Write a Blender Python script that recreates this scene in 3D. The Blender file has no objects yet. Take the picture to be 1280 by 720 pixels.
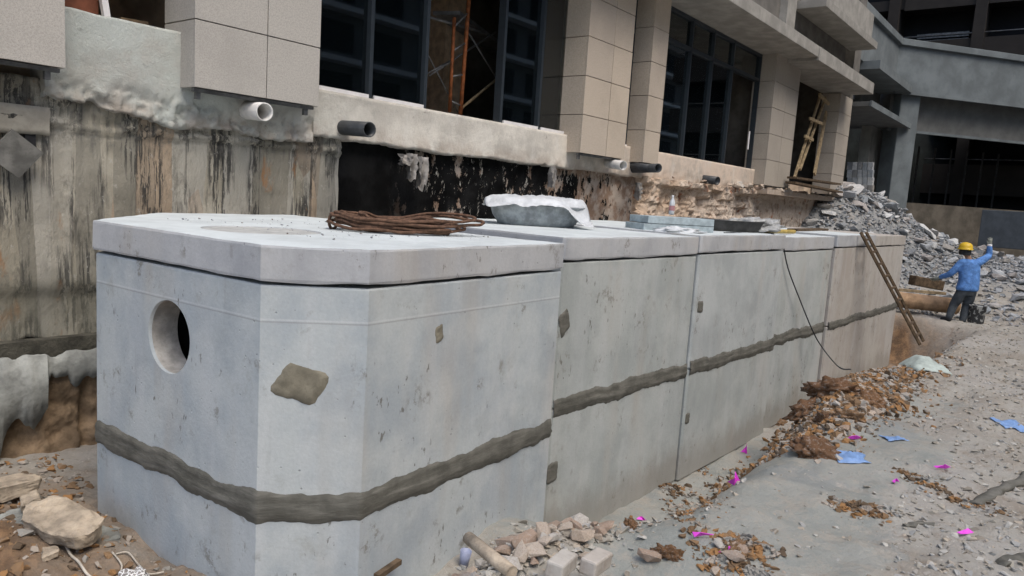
import bpy, bmesh, math, random
import numpy as np
from mathutils import Vector, Matrix, noise
rnd = random.Random(7)
PI = math.pi
SC = bpy.context.scene
COL = SC.collection

# ---------------------------------------------------------------- camera
F_PX, YAW, PITCH, ROLL = 918.0, 0.6601, -0.1264, 0.0643
fw = Vector((math.cos(PITCH)*math.cos(YAW), math.cos(PITCH)*math.sin(YAW), math.sin(PITCH)))
r0 = Vector((math.sin(YAW), -math.cos(YAW), 0)); u0 = r0.cross(fw)
rt = r0*math.cos(ROLL)+u0*math.sin(ROLL); up = -r0*math.sin(ROLL)+u0*math.cos(ROLL)
cam_d = bpy.data.cameras.new('camera'); cam = bpy.data.objects.new('camera', cam_d); COL.objects.link(cam)
cam.matrix_world = Matrix(((rt.x, up.x, -fw.x, 0), (rt.y, up.y, -fw.y, 0), (rt.z, up.z, -fw.z, 0), (0, 0, 0, 1)))
cam_d.sensor_width = 36.0; cam_d.lens = F_PX/1280*36.0
cam_d.clip_start = 0.05; cam_d.clip_end = 1000
SC.camera = cam

# ---------------------------------------------------------------- sky, sun, exposure
SUN_EL, SUN_AZ = math.radians(58), math.radians(-106)      # direction towards the sun, azimuth from +X
w = bpy.data.worlds.new("World"); SC.world = w; w.use_nodes = True
wn = w.node_tree.nodes; wl = w.node_tree.links
bg = wn['Background']
sky = wn.new('ShaderNodeTexSky'); sky.sky_type = 'NISHITA'; sky.sun_disc = False
sky.sun_elevation = SUN_EL; sky.sun_rotation = PI/2-SUN_AZ
sky.air_density = 1.0; sky.dust_density = 3.0; sky.ozone_density = 1.0
hsv = wn.new('ShaderNodeHueSaturation'); hsv.inputs['Saturation'].default_value = 1.0
wl.new(sky.outputs[0], hsv.inputs['Color']); wl.new(hsv.outputs[0], bg.inputs[0])
bg.inputs[1].default_value = 0.15
sd = bpy.data.lights.new('sun', 'SUN'); sd.energy = 0.8; sd.angle = math.radians(30); sd.color = (1.0, 0.975, 0.87)
sun = bpy.data.objects.new('sun', sd); COL.objects.link(sun)
sv = Vector((math.cos(SUN_EL)*math.cos(SUN_AZ), math.cos(SUN_EL)*math.sin(SUN_AZ), math.sin(SUN_EL)))
sun.rotation_euler = sv.to_track_quat('Z', 'Y').to_euler()
SC.view_settings.view_transform = 'Standard'; SC.view_settings.look = 'None'
SC.view_settings.exposure = 0.92; SC.view_settings.gamma = 1.0
SC.view_settings.use_curve_mapping = False

# a ray through a point of the photograph meets a real plane of the place
def ray(px, py): return fw+rt*((px-640)/F_PX)-up*((py-360)/F_PX)
def at_y(px, py, y): d = ray(px, py); return d*(y/d.y)
def at_x(px, py, x): d = ray(px, py); return d*(x/d.x)
def at_z(px, py, z): d = ray(px, py); return d*(z/d.z)

# ---------------------------------------------------------------- object helpers
def link(o, parent=None, label=None, cat=None, group=None, kind=None):
    COL.objects.link(o)
    if parent is not None: o.parent = parent
    if label: o['label'] = label
    if cat: o['category'] = cat
    if group: o['group'] = group
    if kind: o['kind'] = kind
    return o
def empty(name, loc=(0, 0, 0), rz=0.0, **k):
    o = bpy.data.objects.new(name, None); o.location = loc; o.rotation_euler = (0, 0, rz); o.empty_display_size = 0.1
    return link(o, **k)
class MB:
    def __init__(s): s.v = []; s.f = []; s.sm = []
    def add(s, vs, fs, smooth=False):
        n = len(s.v); s.v += [tuple(v) for v in vs]
        s.f += [tuple(i+n for i in f) for f in fs]; s.sm += [smooth]*len(fs); return s
    def box(s, x0, x1, y0, y1, z0, z1, M=None):
        vs = [(x0, y0, z0), (x1, y0, z0), (x1, y1, z0), (x0, y1, z0), (x0, y0, z1), (x1, y0, z1), (x1, y1, z1), (x0, y1, z1)]
        if M is not None: vs = [M @ Vector(v) for v in vs]
        return s.add(vs, [(0, 3, 2, 1), (4, 5, 6, 7), (0, 1, 5, 4), (1, 2, 6, 5), (2, 3, 7, 6), (3, 0, 4, 7)])
    def beam(s, a, b, w, h, upv=(0, 0, 1)):
        a = Vector(a); b = Vector(b); d = (b-a).normalized(); u = Vector(upv)
        if abs(d.dot(u)) > .98: u = Vector((1, 0, 0))
        r = d.cross(u).normalized(); u = r.cross(d)
        vs = [p+r*(sx*w/2)+u*(sy*h/2) for p in (a, b) for sx, sy in ((-1, -1), (1, -1), (1, 1), (-1, 1))]
        return s.add(vs, [(0, 1, 2, 3), (7, 6, 5, 4), (0, 4, 5, 1), (1, 5, 6, 2), (2, 6, 7, 3), (3, 7, 4, 0)])
    def tube(s, pts, r, seg=8, caps=True, smooth=True):
        pts = [Vector(p) for p in pts]; n = len(pts); R = r if isinstance(r, (list, tuple)) else [r]*n
        vs = []; fs = []; prev = None
        for i, p in enumerate(pts):
            d = (pts[min(i+1, n-1)]-pts[max(i-1, 0)]).normalized()
            if prev is None:
                u = Vector((0, 0, 1)) if abs(d.z) < .9 else Vector((1, 0, 0)); a = d.cross(u).normalized()
            else:
                a = (prev-d*prev.dot(d)).normalized()
            prev = a; b = d.cross(a)
            for k in range(seg): t = 2*PI*k/seg; vs.append(p+a*(R[i]*math.cos(t))+b*(R[i]*math.sin(t)))
        for i in range(n-1):
            for k in range(seg):
                k2 = (k+1) % seg; fs.append((i*seg+k, i*seg+k2, (i+1)*seg+k2, (i+1)*seg+k))
        s.add(vs, fs, smooth)
        if caps:
            m = len(s.v)-len(vs)
            s.f.append(tuple(m+k for k in range(seg))[::-1]); s.sm.append(False)
            s.f.append(tuple(m+(n-1)*seg+k for k in range(seg))); s.sm.append(False)
        return s
    def prism(s, pts, z0, z1):
        n = len(pts); vs = [(x, y, z0) for x, y in pts]+[(x, y, z1) for x, y in pts]
        fs = [tuple(range(n))[::-1], tuple(range(n, 2*n))]+[(i, (i+1) % n, n+(i+1) % n, n+i) for i in range(n)]
        return s.add(vs, fs)
    def lathe(s, prof, seg=20, c=(0, 0, 0), smooth=True):
        vs = []; fs = []
        for r, z in prof:
            for k in range(seg): t = 2*PI*k/seg; vs.append((c[0]+r*math.cos(t), c[1]+r*math.sin(t), c[2]+z))
        for i in range(len(prof)-1):
            for k in range(seg): k2 = (k+1) % seg; fs.append((i*seg+k, i*seg+k2, (i+1)*seg+k2, (i+1)*seg+k))
        return s.add(vs, fs, smooth)
    def grid(s, P, smooth=True):                       # P[i][j] points
        n = len(P); m = len(P[0]); vs = [p for row in P for p in row]
        fs = [(i*m+j, (i+1)*m+j, (i+1)*m+j+1, i*m+j+1) for i in range(n-1) for j in range(m-1)]
        return s.add(vs, fs, smooth)
    def mesh(s, name, mat):
        me = bpy.data.meshes.new(name); me.from_pydata(s.v, [], s.f); me.materials.append(mat)
        me.polygons.foreach_set('use_smooth', s.sm); me.update(); return me
    def build(s, name, mat, parent=None, bevel=0, fix=False, **k):
        me = s.mesh(name, mat)
        if fix:
            bm = bmesh.new(); bm.from_mesh(me); bmesh.ops.recalc_face_normals(bm, faces=bm.faces); bm.to_mesh(me); bm.free()
        o = bpy.data.objects.new(name, me); link(o, parent, **k)
        if bevel:
            m = o.modifiers.new('bevel', 'BEVEL'); m.width = bevel; m.segments = 2; m.limit_method = 'ANGLE'
        return o
def nz(x, y, z=0.0, s=1.0): return noise.noise(Vector((x*s, y*s, z*s)))
def fr(x, y, z=0.0, s=1.0, o=4): return noise.fractal(Vector((x*s, y*s, z*s)), 1.0, 2.0, o)
def sst(a, b, x): t = min(1, max(0, (x-a)/(b-a))); return t*t*(3-2*t)

# ---------------------------------------------------------------- material helpers
class NT:
    def __init__(s, name, coords='pos', rough=0.85, metallic=0.0):
        s.m = bpy.data.materials.new(name); s.m.use_nodes = True; s.t = s.m.node_tree; s.n = s.t.nodes; s.l = s.t.links
        s.b = s.n['Principled BSDF']; s.b.inputs['Roughness'].default_value = rough; s.b.inputs['Metallic'].default_value = metallic
        s.b.inputs['Specular IOR Level'].default_value = 0.3
        if coords == 'pos': g = s.n.new('ShaderNodeNewGeometry'); s.co = g.outputs['Position']
        else: g = s.n.new('ShaderNodeTexCoord'); s.co = g.outputs['Object']
        s.h = None
    def set(s, i, v):
        if v is None: return
        if hasattr(v, 'is_output') or isinstance(v, bpy.types.NodeSocket): s.l.new(v, i)
        else: i.default_value = v
    def map(s, sc=(1, 1, 1), rot=(0, 0, 0), loc=(0, 0, 0)):
        m = s.n.new('ShaderNodeMapping'); s.l.new(s.co, m.inputs[0]); m.inputs['Scale'].default_value = sc
        m.inputs['Rotation'].default_value = rot; m.inputs['Location'].default_value = loc; return m.outputs[0]
    def noise(s, scale=5, detail=5, sc=(1, 1, 1), rough=0.6, dist=0.0, loc=(0, 0, 0)):
        n = s.n.new('ShaderNodeTexNoise'); s.l.new(s.map(sc, loc=loc), n.inputs['Vector'])
        n.inputs['Scale'].default_value = scale; n.inputs['Detail'].default_value = detail
        n.inputs['Roughness'].default_value = rough; n.inputs['Distortion'].default_value = dist; return n.outputs['Fac']
    def vor(s, scale=5, sc=(1, 1, 1), feat='F1', out='Distance', loc=(0, 0, 0)):
        n = s.n.new('ShaderNodeTexVoronoi'); n.feature = feat; s.l.new(s.map(sc, loc=loc), n.inputs['Vector'])
        n.inputs['Scale'].default_value = scale; return n.outputs[out]
    def ramp(s, v, a, b, lo=0.0, hi=1.0):
        m = s.n.new('ShaderNodeMapRange'); m.interpolation_type = 'SMOOTHSTEP'; s.l.new(v, m.inputs[0])
        for k, x in zip(('From Min', 'From Max', 'To Min', 'To Max'), (a, b, lo, hi)): m.inputs[k].default_value = x
        return m.outputs[0]
    def math(s, op, a, b=0.0):
        m = s.n.new('ShaderNodeMath'); m.operation = op; s.set(m.inputs[0], a); s.set(m.inputs[1], b); return m.outputs[0]
    def mix(s, f, a, b, mode='MIX'):
        m = s.n.new('ShaderNodeMix'); m.data_type = 'RGBA'; m.blend_type = mode
        s.set(m.inputs[0], f)
        for i, c in ((6, a), (7, b)):
            if isinstance(c, (tuple, list)): c = (*c[:3], 1)
            s.set(m.inputs[i], c)
        return m.outputs[2]
    def attr(s, name):
        a = s.n.new('ShaderNodeAttribute'); a.attribute_name = name; return a.outputs['Fac']
    def rand(s): return s.n.new('ShaderNodeObjectInfo').outputs['Random']
    def sep(s): x = s.n.new('ShaderNodeSeparateXYZ'); s.l.new(s.co, x.inputs[0]); return x.outputs
    def bump(s, v, dist=0.01, strength=1.0):
        b = s.n.new('ShaderNodeBump'); b.inputs['Distance'].default_value = dist; b.inputs['Strength'].default_value = strength
        s.l.new(v, b.inputs['Height'])
        if s.h is not None: s.l.new(s.h, b.inputs['Normal'])
        s.h = b.outputs[0]; return s
    def done(s, col, rough=None):
        if isinstance(col, (tuple, list)): col = (*col[:3], 1)
        s.set(s.b.inputs['Base Color'], col)
        if rough is not None: s.set(s.b.inputs['Roughness'], rough)
        if s.h is not None: s.l.new(s.h, s.b.inputs['Normal'])
        return s.m

def m_cast(name, c1, c2, stain=(.12, .11, .09), seed=0.0, warm=(.40, .36, .31), top_light=None, line=None):
    t = NT(name, rough=.8); L = (seed, seed*1.7, seed*.6)
    c = t.mix(t.ramp(t.noise(1.5, 6, rough=.65, loc=L), .38, .62), c1, c2)
    c = t.mix(t.ramp(t.noise(1.0, 3, (2.2, 2.2, .35), loc=L), .5, .75, 0, .55), c, warm)
    st = t.noise(4.5, 4, (1, 1, .16), loc=L)
    c = t.mix(t.ramp(st, .42, .66, 0, .20), c, (.58, .58, .58))
    c = t.mix(t.ramp(t.noise(9, 5, (1, 1, .12), loc=L), .60, .76, 0, .22), c, (.22, .21, .19))
    c = t.mix(t.ramp(t.noise(2.2, 6, loc=(seed, 9, 2), rough=.65), .52, .68, 0, .30), c, tuple(x*.72 for x in c1))
    if line:
        z = t.math('ADD', t.sep()[2], t.math('MULTIPLY', t.sep()[0], .004))
        dd = t.math('ABSOLUTE', t.math('SUBTRACT', z, line))
        c = t.mix(t.ramp(dd, .002, .006, .45, 0), c, (.24, .235, .22))
        c = t.mix(t.ramp(t.math('ABSOLUTE', t.math('SUBTRACT', z, line+.012)), .001, .008, .35, 0), c, (.62, .62, .62))
    bl = t.noise(3.2, 7, rough=.72, loc=L)
    c = t.mix(t.ramp(bl, .57, .70, 0, .38), c, (.25, .24, .205))
    sp = t.noise(13, 7, (1, 1, .8), rough=.78, loc=L); gate = t.ramp(t.noise(3.3, 2, loc=(L[0]+5, 2, 1)), .58, .70)
    c = t.mix(t.math('MULTIPLY', t.math('MULTIPLY', t.ramp(sp, .50, .60), gate), .75), c, tuple(x*1.5 for x in stain))
    c = t.mix(t.math('MULTIPLY', t.ramp(t.noise(26, 4, (1, 1, .4), loc=L), .62, .68), t.ramp(t.noise(1.7, 3, loc=(L[0], 3, 5)), .5, .6, 0, .8)), c, stain)
    c = t.mix(t.ramp(t.noise(60, 3), .3, .7, 0, .10), c, (.18, .18, .17))
    v = t.vor(16, loc=L); vg = t.ramp(t.noise(4, 2, loc=L), .5, .6)
    pit = t.math('MULTIPLY', t.ramp(v, .05, .12, 1, 0), vg)
    c = t.mix(t.math('MULTIPLY', pit, .30), c, (.1, .095, .085))
    zz = t.math('ADD', t.sep()[2], t.math('MULTIPLY', t.noise(3.5, 6, (1, 1, .6), rough=.7, loc=L), -.55))
    if not top_light: c = t.mix(t.ramp(zz, -3.10, -2.75, .6, 0), c, (.22, .20, .17))
    if top_light:  # upward faces painted paler, standing in for light from the sky
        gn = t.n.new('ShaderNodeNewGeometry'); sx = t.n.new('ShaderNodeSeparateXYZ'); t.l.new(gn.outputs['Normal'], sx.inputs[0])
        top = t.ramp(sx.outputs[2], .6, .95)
        dc = t.mix(t.ramp(t.noise(2.5, 7, rough=.7), .35, .7), top_light, tuple(x*.80 for x in top_light))
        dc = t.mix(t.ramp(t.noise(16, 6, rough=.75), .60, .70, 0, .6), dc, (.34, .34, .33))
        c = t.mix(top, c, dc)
    t.bump(t.noise(3, 5), .012, .5).bump(t.noise(50, 5), .003, .6).bump(t.math('SUBTRACT', 1.0, pit), .004, .8)
    return t.done(c)
M = {}
M['tankA'] = m_cast('cast_concrete_blue_grey', (.345, .38, .40), (.455, .48, .475), seed=1, line=-.715)
M['tankB'] = m_cast('cast_concrete_grey', (.335, .355, .34), (.415, .43, .41), seed=4)
M['tankD'] = m_cast('cast_concrete_mid_grey', (.345, .365, .36), (.43, .45, .44), seed=6)
M['tankC'] = m_cast('cast_concrete_pinkish', (.37, .33, .29), (.42, .39, .35), seed=9)
M['lid'] = m_cast('cast_concrete_lid', (.36, .365, .375), (.44, .44, .44), seed=13, top_light=(.57, .61, .61))
def m_mortar():
    t = NT('wet_mortar', rough=.75)
    c = t.mix(t.ramp(t.noise(6, 5), .35, .65), (.088, .084, .070), (.135, .128, .108))
    c = t.mix(t.ramp(t.noise(5, 5, (1, 1, 6)), .50, .68, 0, .6), c, (.19, .18, .155))
    t.bump(t.noise(9, 5, (1, 1, 5)), .008, .7).bump(t.noise(50, 3), .002, .5)
    return t.done(c)
M['mortar'] = m_mortar()
def m_granite(name, c1, c2):
    t = NT(name, rough=.55)
    c = t.mix(t.ramp(t.noise(70, 2), .35, .65), c1, c2)
    c = t.mix(t.ramp(t.vor(120), .15, .28, .65, 0), c, (.10, .09, .085))
    c = t.mix(t.ramp(t.noise(150, 1), .6, .7, 0, .4), c, (.6, .58, .54))
    c = t.mix(t.ramp(t.noise(1.4, 4), .4, .7, 0, .35), c, tuple(x*.72 for x in c1))
    rr = t.rand(); c = t.mix(t.ramp(rr, 0, 1, 0, .22), c, (.24, .22, .21))
    t.bump(t.noise(90, 2), .001, .4)
    return t.done(c)
M['graniteG'] = m_granite('granite_grey', (.40, .375, .335), (.50, .465, .415))
M['graniteD'] = m_granite('granite_dusty', (.34, .30, .25), (.42, .375, .315))  # darker copy: light falling off along the facade is put into the colour
M['graniteP'] = m_granite('granite_pink', (.44, .365, .285), (.54, .45, .355))
def m_plain(name, col, rough=.8, metallic=0.0, var=.25, sc=8, coords='pos', bump=.003, bs=40):
    t = NT(name, coords, rough, metallic)
    c = t.mix(t.ramp(t.noise(sc, 6, rough=.65), .35, .7), tuple(x*(1-var) for x in col), tuple(min(1, x*(1+var*.6)) for x in col))
    c = t.mix(t.ramp(t.noise(sc*4, 5), .55, .75, 0, var), c, tuple(x*.45 for x in col))
    if bump: t.bump(t.noise(bs, 5), bump, .7)
    return t.done(c)
def m_rand(name, cols, rough=.9, sc=10, coords='obj', bump=.006):     # colour differs piece by piece
    t = NT(name, coords, rough); r = t.rand(); c = cols[0]
    for i, k in enumerate(cols[1:]):
        a = (i+1)/len(cols); c = t.mix(t.ramp(r, a-.03, a+.03), c, k)
    c = t.mix(t.ramp(t.noise(sc, 6), .4, .7, 0, .5), c, tuple(x*.55 for x in cols[0]))
    c = t.mix(t.ramp(t.noise(sc*.7, 4, loc=(3, 3, 3)), .5, .7, 0, .5), c, (.42, .39, .35))
    t.bump(t.noise(sc*3, 6), bump, .8)
    return t.done(c)
M['dark'] = m_plain('dark_void_paint', (.03, .03, .032), .9)
M['frame'] = m_plain('dark_blue_aluminium', (.045, .055, .065), .45, .4, var=.1, bump=0)
M['white'] = m_plain('white_film', (.72, .70, .70), .6, var=.1)
M['pvcw'] = m_plain('white_pvc', (.62, .60, .57), .4, var=.2, coords='obj')
M['pvcd'] = m_plain('dark_grey_pvc', (.055, .058, .062), .4, var=.3, coords='obj')
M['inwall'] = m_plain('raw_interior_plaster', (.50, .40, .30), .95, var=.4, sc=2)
M['steel_rust'] = m_plain('rusty_orange_steel', (.30, .10, .035), .7, .2, var=.5, sc=14)
M['steel_grey'] = m_plain('grey_steel', (.20, .20, .20), .5, .6, var=.4)
M['wood'] = m_plain('weathered_timber', (.36, .27, .16), .85, var=.4, sc=9)
M['wood_dark'] = m_plain('dark_old_timber', (.11, .075, .045), .9, var=.5, sc=12)
M['rope'] = m_plain('brown_fibre_rope', (.135, .075, .048), .95, var=.45, sc=30, coords='obj')
M['plastic_w'] = m_plain('crumpled_white_plastic', (.56, .575, .585), .35, var=.12, sc=14, bs=25, bump=.01, coords='obj')
M['rubber'] = m_plain('grey_rubber_tub', (.33, .355, .365), .7, var=.35, sc=12, coords='obj')
M['rubber_dark'] = m_plain('dark_rubber_tub', (.06, .058, .056), .7, var=.35, sc=12, coords='obj')
M['block'] = m_plain('blue_grey_board', (.36, .42, .44), .8, var=.25, sc=12, coords='obj')
M['chunk'] = m_rand('broken_concrete', [(.25, .27, .285), (.36, .37, .38), (.17, .18, .19), (.28, .26, .235), (.52, .52, .51), (.33, .30, .28)], sc=9)
M['chunk_warm'] = m_rand('broken_masonry_warm', [(.42, .34, .27), (.46, .39, .32), (.33, .24, .18), (.44, .41, .37)], sc=9)
M['clay'] = m_rand('orange_clay', [(.20, .105, .05), (.15, .08, .042), (.25, .15, .08)], sc=9, bump=.015)
M['rock_tan'] = m_plain('tan_stone', (.40, .33, .25), .9, var=.4, sc=7, coords='obj', bump=.02, bs=16)
M['blue_film'] = m_plain('blue_plastic_film', (.20, .32, .56), .4, var=.2, coords='obj')
M['sack'] = m_plain('pale_green_sack', (.40, .45, .41), .7, var=.25, coords='obj')
M['magenta'] = m_plain('magenta_plastic', (.72, .07, .62), .4, var=.1, coords='obj')
M['cable'] = m_plain('black_cable', (.03, .032, .036), .5, var=.1)
def m_glass(name, tint):
    t = NT(name, rough=.04)
    t.b.inputs['Base Color'].default_value = (*tint, 1); t.b.inputs['Specular IOR Level'].default_value = .5
    tr = t.n.new('ShaderNodeBsdfTransparent'); tr.inputs[0].default_value = (.80, .81, .76, 1)
    mx = t.n.new('ShaderNodeMixShader'); mx.inputs[0].default_value = .12
    fre = t.n.new('ShaderNodeBsdfGlossy'); fre.inputs['Roughness'].default_value = .02; fre.inputs[0].default_value = (.85, .9, .92, 1)
    f2 = t.n.new('ShaderNodeFresnel'); f2.inputs[0].default_value = 1.85
    mg = t.n.new('ShaderNodeMixShader')
    t.l.new(tr.outputs[0], mx.inputs[1]); t.l.new(t.b.outputs[0], mx.inputs[2])
    t.l.new(f2.outputs[0], mg.inputs[0]); t.l.new(mx.outputs[0], mg.inputs[1]); t.l.new(fre.outputs[0], mg.inputs[2])
    t.l.new(mg.outputs[0], t.n['Material Output'].inputs['Surface'])
    return t.m
M['glass'] = m_glass('tinted_glass', (.012, .02, .024))

# ---------------------------------------------------------------- ground
def tank_line(x): return 3.26-.0297*(x-4.84)
def mound(x, y, cx, cy, rx, ry, h, a=0.0):
    dx, dy = x-cx, y-cy; c, s = math.cos(a), math.sin(a); u = (dx*c+dy*s)/rx; v = (-dx*s+dy*c)/ry
    q = u*u+v*v
    return h*math.exp(-q*1.6)
def ground_z(x, y):
    z = -2.04+.055*fr(x, y, 0, .7, 4)
    z += sst(20, 34, x)*.75
    if x > 30: z += 0
    d = tank_line(x)-y
    tr = sst(1.55, .45, d)*sst(3.6, 5.2, x)*sst(17.4, 16.7, x)
    z += -.92*tr
    z += -.28*sst(4.4, 3.4, x)*sst(.5, 1.6, y)
    z += mound(x, y, 3.35, 2.30, .75, .36, .30)                        # heap at the foot of the first tank
    z += mound(x, y, 9.6, 2.15, 2.5, .46, .50, -.02)+.10*max(0, fr(x, y, 6, 2.6, 5))*mound(x, y, 9.6, 2.15, 3, .7, 1)                  # clay thrown up beside the trench
    z += mound(x, y, 24.2, 6.2, 5.6, 2.2, 2.65, -.25)+mound(x, y, 28.5, 3.6, 5.0, 2.4, .45, -.45)
    z += mound(x, y, 1.2, 5.0, 1.1, 1.2, .22)
    rug = 1-.45*slurry(x, y)
    if x < 24: z += rug*(.05*fr(x, y, 3, 2.3, 5)+.022*fr(x, y, 7, 8, 4))
    return z
def slurry(x, y):
    a = sst(3.3, 4.0, x)*sst(10.8, 8.6, x)*sst(.3, 1.5, y+.22*(8-x)*0+.5*fr(x, y, 2, .9, 4))
    return max(0, min(1, a))
def terrain():
    xs = [-60, -40, -25, -15, -9, -5, -3, -2]; x = -1.4
    while x < 34: xs.append(x); x += .045 if x < 7 else (.075 if x < 14 else .14)
    xs += [36, 39, 43, 50, 60, 80, 110, 160, 220]
    ys = [-200, -140, -90, -60, -40, -28, -20, -14, -10, -7, -5, -3.6, -2.6, -2]; y = -1.6
    while y < 7.2: ys.append(y); y += .05
    ys += [8, 10, 14, 20, 30, 50, 90, 150]
    P = []; A = []; B = []; D = []
    for x in xs:
        row = []
        for y in ys:
            z = ground_z(x, y) if (-3 < x < 36 and -8 < y < 7.5) else -2.04+sst(20, 34, x)*.75
            if y > 7.1: z = -2.6
            row.append((x, y, z)); A.append(slurry(x, y) if 3 < x < 12 else 0.0)
            cl = mound(x, y, 10.0, 2.2, 3.0, .5, 1.0)+mound(x, y, 1.0, 4.4, 1.6, 2.6, .9)+mound(x, y, 16.8, 2.9, .8, .8, 1.2)
            B.append(min(1, max(0, cl+.5*fr(x, y, 5, 1.5, 4)*(.3+cl)))); D.append(sst(-1.95, -1.55, z) if x > 17.5 and -9 < y < 8 else (1.0 if x > 30 else 0.0))
        P.append(row)
    mb = MB().grid(P)
    t = NT('site_ground', rough=.93)
    tan = t.mix(t.ramp(t.noise(1.2, 6, rough=.7), .35, .65), (.255, .228, .19), (.325, .31, .275))
    tan = t.mix(t.ramp(t.noise(.5, 5, loc=(4, 4, 0)), .48, .62, 0, .55), tan, (.34, .325, .30))
    tan = t.mix(t.ramp(t.noise(9, 6, rough=.75), .5, .72, 0, .7), tan, (.19, .145, .105))
    tan = t.mix(t.ramp(t.noise(22, 6, rough=.8, loc=(1, 2, 3)), .56, .68, 0, .8), tan, (.50, .46, .40))
    cla = t.mix(t.ramp(t.noise(5, 6, rough=.7), .4, .65), (.12, .075, .045), (.25, .15, .08))
    sl = t.mix(t.ramp(t.noise(1.6, 5), .35, .65), (.235, .245, .225), (.29, .29, .262))
    sl = t.mix(t.ramp(t.noise(4, 8, rough=.78), .46, .62, 0, .65), sl, (.335, .30, .25))
    sl = t.mix(t.ramp(t.noise(30, 6, rough=.8), .56, .66, 0, .45), sl, (.17, .165, .15))
    sl = t.mix(t.ramp(t.noise(1.1, 4, loc=(3, 1, 1)), .52, .62, 0, .4), sl, (.20, .215, .22))
    c = t.mix(t.attr('clay'), tan, cla)
    c = t.mix(t.attr('debris'), c, t.mix(t.ramp(t.noise(6, 6), .4, .6), (.16, .165, .165), (.26, .255, .245)))
    sm = t.ramp(t.math('ADD', t.attr('slurry'), t.math('MULTIPLY', t.math('SUBTRACT', t.noise(2.6, 9, rough=.75), .5), 2.1)), .40, .72)
    c = t.mix(sm, c, sl)
    t.bump(t.noise(10, 7, rough=.7), .035, .7).bump(t.noise(45, 5), .008, .6)
    rg = t.ramp(sm, 0, 1, .95, .6)
    m = t.done(c, rg)
    o = mb.build('ground', m, kind='structure')
    for nm, arr in (('slurry', A), ('clay', B), ('debris', D)):
        at = o.data.attributes.new(nm, 'FLOAT', 'POINT'); at.data.foreach_set('value', arr)
    return o
ground = terrain()

# ---------------------------------------------------------------- the building
YF, YB, YG = 6.2, 6.46, 6.62          # granite fronts, concrete upstand, glass
bld = empty('building', (5, 7, -2.9), label='unfinished building with granite clad columns, dark glass windows and concrete canopies behind the tank row', cat='building')
bld_inv = Matrix.Translation(-bld.location)
def P(o):                              # parent to the building but keep world coordinates
    o.parent = bld; o.matrix_parent_inverse = bld_inv; return o
def relief(x0, x1, z0, z1, y, fn, step=.04, ragged=None, top=None, thick=.12):
    """an upright sheet in the XZ plane facing -Y; its lower edge may be ragged; closed back to y+thick"""
    nx = max(2, int((x1-x0)/step)); nz_ = max(2, int((z1-z0)/step)); Pt = []
    for i in range(nx+1):
        x = x0+(x1-x0)*i/nx; zb = z0+(ragged(x) if ragged else 0); zt = z1+(top(x) if top else 0); row = []
        row.append((x, y+thick, zb))
        for j in range(nz_+1):
            z = zb+(zt-zb)*j/nz_; row.append((x, y-fn(x, z), z))
        row.append((x, y+thick, zt)); Pt.append(row)
    mb = MB().grid(Pt)
    for e in (0, -1):
        r = Pt[e]; mb.add(r, [tuple(range(len(r)))])
    return mb
def m_beam():
    t = NT('upstand_concrete', rough=.88); x = t.sep()[0]
    base = t.mix(t.ramp(x, 3.5, 6, 0, 1), (.45, .475, .445), (.66, .62, .55))
    base = t.mix(t.ramp(x, 8, 13, 0, 1), base, (.62, .51, .415))
    c = t.mix(t.ramp(t.noise(1.5, 6, rough=.7), .4, .65, 0, .6), base, (.36, .33, .29))
    c = t.mix(t.ramp(t.noise(4, 6, (1, 1, .35), rough=.7), .52, .68, 0, .5), c, (.62, .59, .54))
    c = t.mix(t.ramp(t.noise(7, 7, rough=.8), .60, .70, 0, .7), c, (.2, .17, .14))
    z = t.sep()[2]; low = t.math('MULTIPLY', t.ramp(z, .72, .45), t.ramp(t.noise(5, 6), .35, .6))
    c = t.mix(t.math('MULTIPLY', low, .5), c, (.30, .22, .165))
    pv = t.math('MULTIPLY', t.ramp(t.math('ADD', z, t.math('MULTIPLY', t.noise(2.5, 4), .35)), .86, .72), t.ramp(t.noise(13, 9, rough=.88), .54, .62))
    pv = t.math('MULTIPLY', pv, t.ramp(x, 6, 4.6))
    c = t.mix(t.math('MULTIPLY', pv, .5), c, (.15, .145, .13))
    c = t.mix(t.ramp(t.noise(2.0, 6, rough=.7, loc=(6, 1, 1)), .55, .7, 0, .35), c, (.22, .215, .19))
    t.bump(t.noise(8, 7, rough=.75), .02, .7).bump(t.noise(60, 4), .004, .6).bump(t.noise(30, 8, rough=.8), .006, .8)
    return t.done(c)
M['beam'] = m_beam()
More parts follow.
